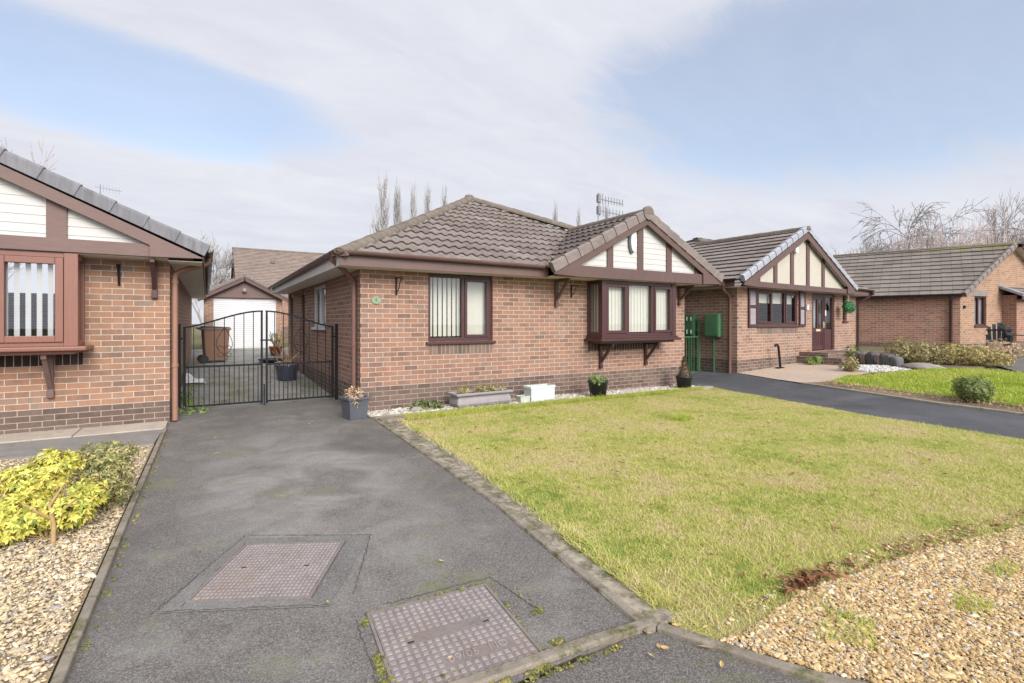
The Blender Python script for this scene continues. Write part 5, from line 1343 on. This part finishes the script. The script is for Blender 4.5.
for k in range(30):
    x, y = random.uniform(-.42,.42), random.uniform(-.08,.1); m.tube([(x,y,.2),(x+random.uniform(-.06,.06),y+random.uniform(-.04,.04),.3+random.random()*.14)], .003, 4)
m.build('stems', M['shrub_stem'], P2_)

def box_planter(name, label, loc, lx, ly, h, mat, rz=0):
    t = thing(name, label, 'planter', loc, rz)
    m = MB(); V = []
    for s_, z in ((.94,0),(.95,h*.82),(1.0,h*.84),(1.0,h),(.92,h),(.9,h*.8)):
        for x, y in ((-1,-1),(1,-1),(1,1),(-1,1)): V.append((x*lx/2*s_, y*ly/2*(s_ if s_ > .93 else .8), z))
    m.add(V, [[4*i+j,4*i+(j+1)%4,4*i+4+(j+1)%4,4*i+4+j] for i in range(5) for j in range(4)] + [[3,2,1,0]])
    m.build('box', mat, t, .006)
    m = MB(); m.box((-lx*.44,-ly*.38,h*.7),(lx*.44,ly*.38,h*.82)); m.build('soil', M['soil'], t); return t
box_planter('window_box', 'white rectangular planter box on gravel between the trough and black pot', (5.03,7.34,.0), .54, .24, .25, M['white_old'], R(2))
box_planter('stone_block_planter', 'small pale greenish block pot tucked against the white planter box', (4.62,7.25,.0), .2, .18, .11, plain('pale_green_stone', (.40,.43,.36), .85, .2, 12, bump=.3), R(2))
P4 = round_pot('potted_plant', 'black round pot of low bright green plants below the bay window', (6.16,7.08,-.02), .14, .185, .31, M['black_pl'])
m = MB(); foliage(m, (0,0,.32), (.19,.19,.07), 90, .05, k=5, seed=12, zmin=.27); m.build('foliage', M['bright_leaf'], P4, fix=False)
P5 = round_pot('potted_topiary', 'small brown cone conifer in a black pot at the right house corner', (8.60,7.16,-.04), .13, .17, .27, M['black_pl'])
m = MB(); rg = random.Random(2)
for k in range(620):
    z = rg.random()**1.4; r = .155*(1-z)**.8*(.7+.35*rg.random()); a = rg.uniform(0,6.283)
    p = Vector((r*math.cos(a), r*math.sin(a), .25+z*.42)); o = Vector((math.cos(a),math.sin(a),1.2)).normalized()*.045; s_ = Vector((-math.sin(a),math.cos(a),0))*.008
    m.add([tuple(p-s_), tuple(p+s_), tuple(p+o)], [[0,1,2]])
m.build('foliage', M['cone_leaf'], P5, fix=False)
m = MB(); m.lathe([(.11,.22),(.10,.3),(.05,.5),(.0,.64)], (0,0,0), 10); m.build('core', M['cone_leaf'], P5)
P6 = round_pot('potted_plant', 'large blue-grey glazed tub with dead stems behind the gates by the side wall', (1.52,12.1,gz(1.5,12.1)), .19, .25, .36, M['blue_pl'])
m = MB()
for k in range(26):
    a = random.uniform(0,6.28); r = random.uniform(.05,.35); m.tube([(random.uniform(-.1,.1),random.uniform(-.1,.1),.3),(r*.5*math.cos(a),r*.5*math.sin(a),.5),(r*math.cos(a),r*math.sin(a),.5+random.random()*.3)], .008, 5)
m.build('stems', M['dead'], P6)
m = MB(); foliage(m, (0,0,.4), (.22,.22,.1), 30, .1, k=4, seed=31); m.build('foliage', M['dead'], P6, fix=False)
P7 = round_pot('potted_plant', 'small terracotta pot with a leggy plant by the garage corner', (1.95,18.2,gz(1.9,18.2)), .15, .21, .3, M['terracotta'])
m = MB()
for k in range(9):
    a = random.uniform(0,6.28); m.tube([(0,0,.25),(.12*math.cos(a),.12*math.sin(a),.45),(.2*math.cos(a),.2*math.sin(a),.66+random.random()*.15)], .012, 5)
m.build('stems', M['shrub_stem'], P7); m = MB(); foliage(m, (0,0,.55), (.2,.2,.2), 20, .10, k=4, seed=33); m.build('foliage', M['mixed_leaf'], P7, fix=False)
m = MB(); m.lathe([(0,0),(.22,0),(.36,.10),(.38,.10),(.34,.05),(.2,.03),(0,.03)], (1.62,16.1,gz(1.6,16.1)), 20); tag(m.build('plant_saucer', M['black_pl'], None), 'wide black saucer lying on the drive near the terracotta pot', 'plant saucer')
# crumpled white bag by the left wall
m = MB(); rg = random.Random(9)
V = []
for i in range(7):
    for j in range(5): V.append((-.38+.06*i+rg.uniform(-.02,.02), 12.2+.07*j+rg.uniform(-.02,.02), gz(0,12.3)+.02+(.24-.03*i)*max(.1,math.sin(j*.75+.1))*rg.uniform(.55,1.1)))
V2 = [(x,y,gz(0,12.3)+.001) for x, y, z in V]
m.add(V, [[i*5+j,i*5+j+1,i*5+6+j,i*5+5+j] for i in range(6) for j in range(4)]); m.add(V2, [[i*5+j,i*5+5+j,i*5+6+j,i*5+j+1] for i in range(6) for j in range(4)])
tag(m.build('rubble_bag', M['white'], None, .0, False), 'crumpled white bag lying behind the left gate against the wall', 'bag')
m = MB()
for k in range(10):
    x, y = random.uniform(-.4,-.2), random.uniform(9.3,11.5); foliage(m, (x,y,gz(x,y)+.06), (.06,.08,.06), 4, .07, k=4, seed=k+80)
for k in range(8):
    x, y = random.uniform(-.42,.0), random.uniform(8.8,9.15); foliage(m, (x,y,.03), (.08,.07,.04), 4, .06, k=4, seed=k+180)
tag(m.build('weeds', M['bright_leaf'], None, fix=False), kind='stuff')

# ------------------------------------------------------------------ SHRUBS AND BEDDING
def shrub(name, label, cat, c, lobes, leafmat, stems=8, n=300, size=.06, k=5, seed=1, stemr=.010, group=None, sheight=.3, zmin=.03, shell=.5):
    t = thing(name, label, cat, (c[0],c[1],gz(c[0],c[1])), 0, group)
    m = MB(); tot = sum(l[3]*l[4]*l[5] for l in lobes)
    for q, l in enumerate(lobes): foliage(m, l[:3], l[3:6], int(n*l[3]*l[4]*l[5]/tot), size, k=k, seed=seed+q*7, zmin=zmin, shell=shell)
    m.build('foliage', leafmat, t, fix=False)
    s_ = MB(); rg = random.Random(seed)
    for _ in range(stems):
        l = rg.choice(lobes); a = rg.uniform(0,6.28); q = Vector((l[0]+l[3]*.7*math.cos(a), l[1]+l[4]*.7*math.sin(a), l[2]+rg.uniform(-.2,.4)*l[5])); b = Vector((rg.uniform(-.03,.03),rg.uniform(-.03,.03),-.02))
        md = (b+q)/2+Vector((rg.uniform(-.05,.05),rg.uniform(-.05,.05),.03)); s_.tube([b, md, q], [stemr, stemr*.7, stemr*.4], 5)
    s_.build('stems', M['shrub_stem'], t); return t
S1 = shrub('yellow_shrub', 'bright yellow-green leafy shrub with bare stem on the left gravel', 'shrub', (-.84,4.22), [(-.16,.05,.17,.21,.17,.13), (.09,.02,.16,.13,.13,.12), (-.14,.25,.32,.20,.15,.13), (-.04,.34,.40,.14,.13,.10), (-.30,-.05,.11,.15,.13,.09), (.16,.12,.22,.10,.1,.1)], M['yellow_leaf'], 16, 1500, .036, 6, 3, .006, shell=.35)
m = MB(); m.tube([(.03,-.10,-.02),(.03,-.09,.12),(.0,-.04,.22),(.05,.05,.32)], [.014,.012,.009,.005], 8); m.tube([(.02,-.07,.14),(.14,-.1,.26)], .006, 5); m.tube([(.02,-.07,.14),(-.12,-.06,.26)], .006, 5); m.build('trunk', plain('stem_tan', (.36,.24,.12), .9, .2, 30), S1)
shrub('clipped_shrub', 'rounded shrub of mixed green and buff leaves just behind the yellow one', 'shrub', (-.665,4.72), [(0,0,.24,.19,.18,.19), (.03,.03,.39,.17,.17,.09), (.05,-.05,.12,.15,.13,.09)], M['mixed_leaf'], 44, 800, .030, 5, 17, .006, shell=.72)
shrub('leafy_weed', 'low clump of green weeds in gravel at the foot of the brick wall', 'plant', (2.93,7.40), [(0,0,.05,.24,.12,.10), (-.15,0,.04,.14,.1,.07), (.15,.0,.04,.12,.1,.06)], M['green_leaf'], 5, 130, .085, 4, 23, .004, zmin=0)
shrub('round_bush', 'small round dark green bush on the edge of the bright lawn', 'bush', (10.52,3.05), [(0,0,.21,.25,.25,.21)], foliage_mat('bush_leaf', [(.12,(.07,.11,.03)), (.5,(.17,.22,.07)), (.9,(.34,.37,.14))]), 10, 1700, .028, 5, 29, .008)
shrub('low_hedge', 'sprawling buff and green hedge beside the black stone bed', 'hedge', (15.55,5.55), [(-.1,.35,.34,.36,.36,.34), (.05,-.05,.30,.40,.36,.30), (.2,-.45,.16,.35,.28,.18)], M['hedge_leaf'], 30, 1000, .05, 5, 41, .01)
shrub('low_hedge', 'long yellowish clipped hedge mound below the far bungalow gable', 'hedge', (15.9,4.62), [(0,.33,.28,.38,.36,.26), (.0,-.10,.27,.38,.40,.25), (.05,-.48,.19,.3,.28,.2)], M['hedge_yellow'], 24, 1000, .05, 5, 53, .01)
shrub('pale_shrub', 'twiggy beige shrub at the extreme right edge below the chairs', 'shrub', (17.6,4.55), [(0,0,.3,.5,.45,.28)], M['dead'], 30, 260, .06, 4, 61, .006)
shrub('spiky_plant', 'tall thin dried plant in front of the brick steps', 'plant', (12.9,5.9), [(0,0,.25,.12,.12,.22), (.1,.1,.12,.2,.2,.1)], M['hedge_leaf'], 16, 90, .09, 3, 67, .006)
shrub('low_plant', 'yellow-green cushion of foliage at the doorstep of the shuttered bungalow', 'plant', (13.95,7.22), [(0,0,.10,.5,.16,.13)], M['bright_leaf'], 4, 220, .06, 5, 71, .005)
shrub('low_plant', 'little green tuft at the near corner of the brick steps', 'plant', (15.3,7.0), [(0,0,.22,.15,.15,.25)], M['bright_leaf'], 4, 60, .08, 4, 73, .005)
# leaf litter at the lawn edge
m = MB(); rg = random.Random(11)
for _ in range(170):
    x, y = rg.gauss(2.68,.11), rg.gauss(1.44,.035); a = rg.uniform(0,6.28); s_ = rg.uniform(.012,.03); tl = rg.uniform(-.5,.5); z = gz(x,y)+.014+rg.uniform(0,.03)
    P = [(math.cos(a)*s_,math.sin(a)*s_,tl*s_),(-math.sin(a)*s_*.5,math.cos(a)*s_*.5,0),(-math.cos(a)*s_,-math.sin(a)*s_,-tl*s_),(math.sin(a)*s_*.5,-math.cos(a)*s_*.5,s_*.4)]
    m.add([(x+p[0],y+p[1],z+p[2]) for p in P], [[0,1,2,3]])
for _ in range(150):
    f = rg.random(); x = 2.8+f*2.4; y = 1.42-f*.3+rg.gauss(0,.05); a = rg.uniform(0,6.28); s_ = rg.uniform(.01,.028); z = gz(x,y)+.016+rg.uniform(0,.015)
    P = [(math.cos(a)*s_,math.sin(a)*s_,.3*s_),(-math.sin(a)*s_*.5,math.cos(a)*s_*.5,0),(-math.cos(a)*s_,-math.sin(a)*s_,-.2*s_),(math.sin(a)*s_*.5,-math.cos(a)*s_*.5,s_*.4)]
    m.add([(x+p[0],y+p[1],z+p[2]) for p in P], [[0,1,2,3]])
tag(m.build('leaf_litter', M['brown_leaf'], None, fix=False), kind='stuff')
def leaf_mesh(name, mat):
    m = MB(); n = 7; V = []
    for k in range(n):
        t = k/(n-1); w_ = .42*math.sin(math.pi*min(1,t*1.05+.02))**.8; V += [((t-.5),-w_*.5,.10*abs(t-.5)+.12), ((t-.5),0,.02+.2*(t-.5)**2), ((t-.5),w_*.5,.05+.16*abs(t-.5))]
    m.add(V, [[3*k+j,3*k+3+j,3*k+4+j,3*k+1+j] for k in range(n-1) for j in range(2)])
    o = m.build(name, mat, None, fix=False); return o
lp = [leaf_mesh('fallen_leaf', M['brown_leaf']), leaf_mesh('fallen_leaf', M['tan_leaf'])]
rg = random.Random(21); first = [True, True]
def put_leaf(i, x, y, z, s_, label, group):
    o = lp[i] if first[i] else lp[i].copy()
    if not first[i]: COL.objects.link(o)
    first[i] = False
    o.location = (x, y, z); o.scale = (s_,s_*rg.uniform(.8,1.2),s_); o.rotation_euler = (rg.uniform(-.25,.25), rg.uniform(-.25,.25), rg.uniform(0,6.28)); tag(o, label, 'leaf', group)
k = 0
while k < 190:
    x, y = rg.uniform(2,8.6), rg.uniform(1.5,6.8)
    if x < 2.25 or rg.random() > min(1, 4/math.hypot(x-2,y-1)): continue
    put_leaf(0, x, y, gz(x,y)+.022, rg.uniform(.022,.06), 'brown fallen leaf lying on the yellowing lawn', 'fallen leaves on the lawn'); k += 1
for k in range(30):
    x, y = (rg.uniform(-.4,1.8), rg.uniform(1.7,8.5)) if k < 17 else (rg.gauss(1.72,.12), rg.gauss(1.5,.12))
    if k >= 17 and x > 1.95: x = 1.6
    put_leaf(1, x, y, .006, rg.uniform(.022,.045), 'small tan fallen leaf lying on the grey asphalt', 'fallen leaves on the asphalt')
for k in range(24):
    x, y = rg.uniform(-.1,1.7), rg.uniform(9.6,15)
    o = lp[0].copy(); COL.objects.link(o); o.location = (x,y,gz(x,y)+.004); s_ = rg.uniform(.06,.12); o.scale = (s_,s_,s_); o.rotation_euler = (0,0,rg.uniform(0,6.28)); tag(o, 'dark fallen leaf on the mossy drive behind the gates', 'leaf', 'fallen leaves behind the gates')
# rounded stone on the gravel by the weeds
def rock(name, label, cat, c, r, mat, seed, group=None, square=False):
    bm = bmesh.new(); bmesh.ops.create_icosphere(bm, subdivisions=3, radius=1)
    for v in bm.verts:
        d = 1+.28*noise.noise(v.co*1.3+Vector((seed,0,0)))+.10*noise.noise(v.co*3.5+Vector((0,seed,0)))
        if square: v.co = v.co/max(abs(v.co.x), abs(v.co.y), abs(v.co.z))*.75+v.co*.25; d = 1+(d-1)*.5
        v.co = Vector((v.co.x*r[0]*d, v.co.y*r[1]*d, v.co.z*r[2]*d))
    me = bpy.data.meshes.new(name); bm.to_mesh(me); bm.free(); me.materials.append(mat)
    for p in me.polygons: p.use_smooth = True
    o = bpy.data.objects.new(name, me); COL.objects.link(o); o.location = c; return tag(o, label, cat, group)
rock('stone', 'rounded tan cobble on the gravel beside the weeds', 'stone', (2.72,7.28,.04), (.09,.06,.05), M['stone'], 2)
rock('stone', 'low flat grey boulder in the bright lawn before the buff hedge', 'boulder', (14.5,5.12,gz(14.4,5.1)+.04), (.25,.42,.10), M['stone'], 5)
rg = random.Random(4)
M['brown_stone'] = plain('rock_brown', (.19,.15,.125), .9, .5, 6, .2, grain=(3,3,.8), bump=.6)
for k, (wd_, dk, hh) in enumerate(((.20,1,.30), (.15,0,.27), (.24,1,.31), (.14,0,.26), (.26,1,.29), (.18,1,.24))):
    f = (sum((.20,.15,.24,.14,.26,.18)[:k])+wd_/2)/1.17; x = 14.95-.35*f; y = 6.75-1.15*f
    o = rock('bed_stone', 'blotchy black stone block retaining the raised bed' if dk else 'brown stone block wedged between the black ones of the raised bed', 'stone', (x,y,gz(x,y)+hh*.42), (.13,wd_*.56,hh*.62), M['dark_stone'] if dk else M['brown_stone'], 20+k, 'stones edging the raised bed', True)
    o.rotation_euler = (0,0,R(-17))
m = MB(); m.prism([(15.02,.3),(16.0,.3),(16.0,.56),(15.02,.55)], 5.85, 6.9); tag(m.build('raised_bed_soil', M['bed_soil'], None), kind='structure')
ST = thing('brick_steps', 'two brick steps leading up to the brown front door', 'steps', (14.9,7.25,gz(14.9,7.25)), R(4))
for q in (((-1.0,-.55,-.1),(.75,.55,.15),0), ((-.85,-.18,.15),(.75,.55,.27),1)):
    m = MB(); (x0,y0,z0),(x1,y1,z1) = q[0], q[1]
    wall(m, lambda p: (x0+p[0], y0-p[1], p[2]), 0, x1-x0, z0, z1); wall(m, lambda p: (x0-p[1], y1-p[0], p[2]), 0, y1-y0, z0, z1); wall(m, lambda p: (x1+p[1], y0+p[0], p[2]), 0, y1-y0, z0, z1)
    m.add([(x0,y0,z1),(x1,y0,z1),(x1,y1,z1),(x0,y1,z1)], [[0,1,2,3]], 0, False, [(0,0),(x1-x0,0),(x1-x0,y1-y0),(0,y1-y0)])
    m.build('step', M['brick_n'], ST, fix=False)
m = MB(); b = Vector((12.45,7.38,gz(12.45,7.38)))
m.tube([b+Vector((.05,0,0)), b+Vector((.0,0,.3)), b+Vector((-.04,0,.55)), b+Vector((-.08,0,.61)), b+Vector((-.15,0,.62)), b+Vector((-.19,0,.58))], .028, 8); m.box(tuple(b+Vector((-.1,-.05,0))), tuple(b+Vector((.14,.05,.04))))
tag(m.build('grab_rail', M['iron'], None), 'black bent pipe rail standing at the wall below the shuttered window', 'handrail')
BL = thing('hanging_ball', 'green leafy ball hanging on a chain from the gable corner', 'hanging ball', (16.45,7.62,1.82))
m = MB(); foliage(m, (0,0,0), (.16,.16,.16), 420, .04, k=4, seed=5, shell=.85); m.build('foliage', M['ball_leaf'], BL, fix=False)
m = MB(); m.lathe([(0,-.145),(.08,-.12),(.14,-.04),(.145,.03),(.1,.11),(0,.145)], (0,0,0), 14); m.build('core', M['ball_leaf'], BL)
m = MB(); m.tube([(0,0,.14),(0,0,.46)], .006, 5); m.build('chain', M['pale'], BL)
# garden chairs
def chair(loc, rz, label):
    t = thing('garden_chair', label, 'garden chair', loc, rz, 'garden chairs by the far bungalow')
    for k in range(5):
        x = -.2+k*.1; m = MB(); h_ = .95-.1*abs(k-2)**1.4*.5; m.bar((x,.22,.36),(x*1.15,.42,h_),.085,.02,(0,1,0)); m.build('back_slat', M['chair'], t)
    m = MB()
    for k in range(5): m.box((-.25,-.24+k*.095,.36),(.25,-.16+k*.095,.38))
    m.build('seat', M['chair'], t)
    for x in (-.27,.27):
        m = MB(); m.box((x-.04,-.28,.56),(x+.04,.3,.58)); m.build('armrest', M['chair'], t)
        for y in (-.24,.24): m = MB(); m.box((x-.025,y-.025,0),(x+.025,y+.025,.56)); m.build('leg', M['chair'], t)
    m = MB(); m.bar((-.3,.34,.72),(.3,.34,.72),.03,.05); m.build('crossbar', M['chair'], t)
    return t
chair((20.6,5.35,.40), R(-75), 'dark slatted garden chair seen side on, nearer the gable window')
chair((20.9,4.95,.40), R(20), 'dark slatted garden chair facing out, nearer the right edge')

# ------------------------------------------------------------------ TREES
def tree(name, label, loc, h, kind, seed, group, mt, mc):
    rg = random.Random(seed); t = thing(name, label, 'tree', loc, rg.uniform(0,6.28), group)
    tr = MB(); cr = MB()
    def branch(p, d, L, r, depth, mb):
        n = 3 if depth < 5 else 2; pts = [p]; q = p; dd = d
        for _ in range(n):
            up = .10 if kind != 'weeping' or depth < 3 else -.16
            dd = (dd + Vector((rg.gauss(0,.13), rg.gauss(0,.13), rg.gauss(up,.09)))).normalized(); q = q+dd*L/n; pts.append(q)
        mb.tube(pts, [r, r*.85, r*.7, r*.55][:n+1], 5 if depth < 2 else 3, cap=False)
        if depth >= maxd: return
        nb = rg.choice((2,3)) if depth else 5
        for k in range(nb):
            f = rg.uniform(.35,1.0) if k else 1.0; b = pts[min(n, int(f*n))]
            spread = rg.uniform(.35,.75) if k else rg.uniform(.08,.3)
            a = dd.orthogonal().normalized(); a.rotate(Matrix.Rotation(rg.uniform(0,6.28), 3, dd)) 
            nd = (dd*math.cos(spread)+a*math.sin(spread)).normalized()
            branch(b, nd, L*rg.uniform(.62,.84), max(r*.56, rmin), depth+1, cr)
    if kind == 'poplar':
        wid = h*.052
        tr.tube([(0,0,-.5),(0,0,h*.4),(rg.uniform(-.1,.1),0,h*.95)], [.2,.13,.03], 6)
        for k in range(150):
            z = h*rg.uniform(.12,.9); a = rg.uniform(0,6.28); r = wid*rg.uniform(.35,1.0)*min(1,1.35-z/h)*1.5; L = h*rg.uniform(.08,.2)
            o = Vector((math.cos(a),math.sin(a),0)); p = Vector((0,0,z)); q = p+o*r*.7+Vector((0,0,L*.5)); e = p+o*r+Vector((0,0,L))
            cr.tube([p,q,e], [.05,.04,.02], 3, cap=False)
            for _ in range(3):
                o2 = Vector((rg.gauss(0,.12),rg.gauss(0,.12),rg.uniform(.5,1.3))); s_ = p+(e-p)*rg.uniform(.3,1); cr.tube([s_, s_+o2], [.022,.012], 3, cap=False)
    else:
        maxd = 7 if kind != 'small' else 6; rmin = .013
        branch(Vector((0,0,-.3)), Vector((rg.gauss(0,.05),rg.gauss(0,.05),1)).normalized(), h*.26, h*.013, 0, tr)
        # scale the tree to its height
        zz = max(v[2] for v in cr.v); k_ = h/zz
        for mb in (tr, cr): mb.v = [(x*k_*.82,y*k_*.82,z*k_) for x, y, z in mb.v]
    tr.build('trunk', mt, t, fix=False); cr.build('crown', mc, t, fix=False); return t
def dirpos(az, d):  # az degrees clockwise from north (+y)
    return (d*math.sin(R(az)), d*math.cos(R(az)))
PT = [(16.77,63.5,17.6,1.45,'tallest and widest poplar, leftmost of the row over the hip roof'), (18.48,63.8,17.3,.8,'second slim bare poplar from the left over the roof'), (20.15,64,17.1,.7,'thin bare poplar in the middle of the roofline row'), (21.77,64.2,17.2,.75,'fourth bare poplar along, close to the roof peak'), (23.6,64.6,17.4,.7,'bare poplar just left of the roof peak'),
      (36.2,66,15.3,.6,'small bare poplar top right of the roof peak'), (38.85,66,14.9,.55,'bare poplar tip above the bay gable valley'), (42.0,66,15.0,.55,'bare poplar tip behind the rooftop aerial')]
for i, (az, d, h_, w_, lb) in enumerate(PT):
    x, y = dirpos(az, d); o = tree('poplar_tree', lb, (x,y,.5), h_, 'poplar', 100+i, 'bare poplars beyond the roofs', M['bark_hazed'], M['bark_hazed']); o.scale = (w_*1.0,w_*1.0,1)
BT = [(66.6,48,8.2,'bare','open bare tree rising just right of the cream gable'), (64.6,50,7.8,'small','slight bare tree beside the cream gable slope'), (68.6,50,8.6,'small','thin bare tree halfway along the far roof'),
      (70.8,48,10.3,'weeping','bare weeping tree with drooping twigs over the far roof'), (72.6,47,9.4,'weeping','second drooping bare tree, lower and to the right'), (75.4,48,9.9,'bare','tallest bare tree with fine spreading branches above the mossy ridge'), (77.9,46,8.8,'bare','bare tree partly cut by the right edge'), (69.3,52,8.8,'bare','faint bare tree behind the drooping pair'), (65.6,56,9,'bare','distant bare tree behind the thin ones'), (76.6,52,9.4,'bare','bare tree behind the tallest, further back'), (73.8,55,10,'bare','bare tree filling the gap behind the two larger ones')]
for i, (az, d, h_, kd, lb) in enumerate(BT):
    x, y = dirpos(az, d); tree('bare_tree', lb, (x,y,.4), h_, kd, 40+i, 'bare trees behind the far bungalow', M['bark'], M['twig'] if kd != 'weeping' else M['bark'])
x, y = dirpos(-17.6, 30); tree('bare_tree', 'bare tree showing only twigs above the left gable verge', (x,y,.2), 10.2, 'bare', 61, None, M['bark'], M['twig_red'])
x, y = dirpos(-.2, 36); tree('bare_tree', 'bare tree standing left of the rear roof behind the garage', (x,y,.4), 6.6, 'bare', 63, None, M['bark'], M['bark_hazed'])
x, y = dirpos(1.3, 40); tree('bare_tree', 'smaller bare tree against the edge of the rear roof', (x,y,.4), 5.8, 'small', 64, None, M['bark'], M['bark_hazed'])
m = MB(); rg = random.Random(77)
for k in range(420):
    az = rg.uniform(69,76); d = rg.uniform(40,43); x, y = dirpos(az, d); h_ = rg.uniform(4.2,7.4)
    q = Vector((x,y,.4)); 
    e = q+Vector((rg.gauss(0,.5),rg.gauss(0,.5),h_)); m.tube([q,(q+e)/2+Vector((rg.gauss(0,.15),rg.gauss(0,.15),0)),e], [.03,.024,.010], 3, cap=False)
tag(m.build('bare_thicket', M['twig_red'], None, fix=False), kind='stuff')

# ------------------------------------------------------------------ CAMERA, SKY, SUN
EYE = 1.37; YAW = 31.3; FPX = 502.0
cd = bpy.data.cameras.new('camera'); cam = bpy.data.objects.new('camera', cd); COL.objects.link(cam); SC.camera = cam
cd.sensor_width = 36; cd.lens = FPX/1024*36; cd.shift_y = -19.5/1024; cd.clip_end = 2000; cd.clip_start = .05
cam.location = (0,0,EYE); cam.rotation_euler = (R(90),0,R(-YAW))
SUN_AZ, SUN_EL = 180.0, 31.0   # degrees clockwise from +y, elevation
sd = bpy.data.lights.new('sun', 'SUN'); so = bpy.data.objects.new('sun', sd); COL.objects.link(so)
sd.energy = 2.5; sd.angle = R(28); sd.color = (1,.94,.85)
v = Vector((math.sin(R(SUN_AZ))*math.cos(R(SUN_EL)), math.cos(R(SUN_AZ))*math.cos(R(SUN_EL)), math.sin(R(SUN_EL))))
so.rotation_euler = v.to_track_quat('Z','Y').to_euler()
wd = bpy.data.worlds.new('World'); SC.world = wd; wd.use_nodes = True
t = wd.node_tree; N = t.nodes; Lk = t.links; bg = N['Background']; out = N['World Output']
sky = N.new('ShaderNodeTexSky'); sky.sky_type = 'NISHITA'; sky.sun_disc = False; sky.sun_elevation = R(SUN_EL); sky.sun_rotation = R(SUN_AZ); sky.air_density = 1.0; sky.dust_density = .6; sky.ozone_density = 1.5
def mt(op, a, b=None, c=None, clamp=False):
    n = N.new('ShaderNodeMath'); n.operation = op; n.use_clamp = clamp
    for k, q in enumerate((a, b, c)):
        if q is None: continue
        if isinstance(q, (int, float)): n.inputs[k].default_value = q
        else: Lk.new(q, n.inputs[k])
    return n.outputs[0]
geo = N.new('ShaderNodeTexCoord'); sep = N.new('ShaderNodeSeparateXYZ'); Lk.new(geo.outputs['Generated'], sep.inputs[0])
az = mt('ARCTAN2', sep.outputs[0], sep.outputs[1]); el = mt('ARCSINE', sep.outputs[2])
# cloud sheet at a height above the viewer, streaked along the wind
pz = mt('ADD', mt('MAXIMUM', sep.outputs[2], 0), .22)
cx = mt('DIVIDE', sep.outputs[0], pz); cy = mt('DIVIDE', sep.outputs[1], pz)
cb = N.new('ShaderNodeCombineXYZ'); Lk.new(cx, cb.inputs[0]); Lk.new(cy, cb.inputs[1])
mp = N.new('ShaderNodeMapping'); mp.inputs['Rotation'].default_value = (0,0,R(28)); mp.inputs['Scale'].default_value = (.55,1.25,1); Lk.new(cb.outputs[0], mp.inputs[0])
def nz(scale, detail, rough, dist, vec=None):
    n = N.new('ShaderNodeTexNoise'); n.inputs['Scale'].default_value = scale; n.inputs['Detail'].default_value = detail; n.inputs['Roughness'].default_value = rough; n.inputs['Distortion'].default_value = dist
    Lk.new(vec or mp.outputs[0], n.inputs['Vector']); return n.outputs[0]
n1 = nz(1.5, 9, .58, .5); n2 = nz(5.0, 9, .66, 1.1)
wob_ = mt('ADD', mt('MULTIPLY', mt('SUBTRACT', n1, .5), 1.35), mt('MULTIPLY', mt('SUBTRACT', n2, .5), 1.15))
def gap(a0, e0, sa, se, tilt=0.0):   # a clear break in the cloud round azimuth a0, elevation e0
    da = mt('SUBTRACT', az, R(a0)); de = mt('SUBTRACT', mt('SUBTRACT', el, R(e0)), mt('MULTIPLY', da, tilt))
    a2_ = mt('POWER', mt('ABSOLUTE', mt('DIVIDE', da, R(sa))), 2.0); e2_ = mt('POWER', mt('ABSOLUTE', mt('DIVIDE', de, R(se))), 2.0)
    return mt('SUBTRACT', 1.0, mt('ADD', a2_, e2_))
G1 = gap(-10, 20.4, 24, 4.6, -.05); G2 = gap(66, 21.5, 27, 9.5, -.06); G3 = gap(15, 12, 14, 1.5, -.2)
gmax = mt('MAXIMUM', mt('MAXIMUM', G1, G2), mt('MULTIPLY_ADD', G3, .4, -.75))
base = mt('ADD', mt('MAXIMUM', gmax, -1.2), wob_)
n = N.new('ShaderNodeMapRange'); n.interpolation_type = 'SMOOTHSTEP'; Lk.new(base, n.inputs[0]); n.inputs[1].default_value = -.25; n.inputs[2].default_value = .55; n.inputs[3].default_value = 1; n.inputs[4].default_value = .46
cloud = n.outputs[0]
shade = N.new('ShaderNodeMapRange'); Lk.new(mt('ADD', mt('MULTIPLY', n1, .6), mt('MULTIPLY', n2, .4)), shade.inputs[0]); shade.inputs[1].default_value = .3; shade.inputs[2].default_value = .7
cc = N.new('ShaderNodeMix'); cc.data_type = 'RGBA'; Lk.new(shade.outputs[0], cc.inputs[0]); cc.inputs[6].default_value = (3.25,3.4,3.9,1); cc.inputs[7].default_value = (4.25,4.3,4.55,1)
mx = N.new('ShaderNodeMix'); mx.data_type = 'RGBA'; Lk.new(cloud, mx.inputs[0]); Lk.new(sky.outputs[0], mx.inputs[6]); Lk.new(cc.outputs[2], mx.inputs[7])
# thin cloud lit from behind is brighter round the sun
dp = N.new('ShaderNodeVectorMath'); dp.operation = 'DOT_PRODUCT'; Lk.new(geo.outputs['Generated'], dp.inputs[0]); dp.inputs[1].default_value = tuple(v)
glow = mt('MULTIPLY_ADD', mt('POWER', mt('MAXIMUM', dp.outputs['Value'], 0.0), 3.0), 2.6, 1.0)
gm = N.new('ShaderNodeVectorMath'); gm.operation = 'SCALE'; Lk.new(mx.outputs[2], gm.inputs[0]); Lk.new(glow, gm.inputs['Scale'])
Lk.new(gm.outputs[0], bg.inputs[0]); bg.inputs[1].default_value = .145
vs = SC.view_settings; vs.view_transform = 'Standard'; vs.look = 'None'; vs.exposure = 0.5; vs.gamma = 1; vs.use_curve_mapping = False
SC.render.engine = 'CYCLES'; SC.cycles.max_bounces = 6; SC.cycles.transparent_max_bounces = 12; SC.cycles.use_denoising = True
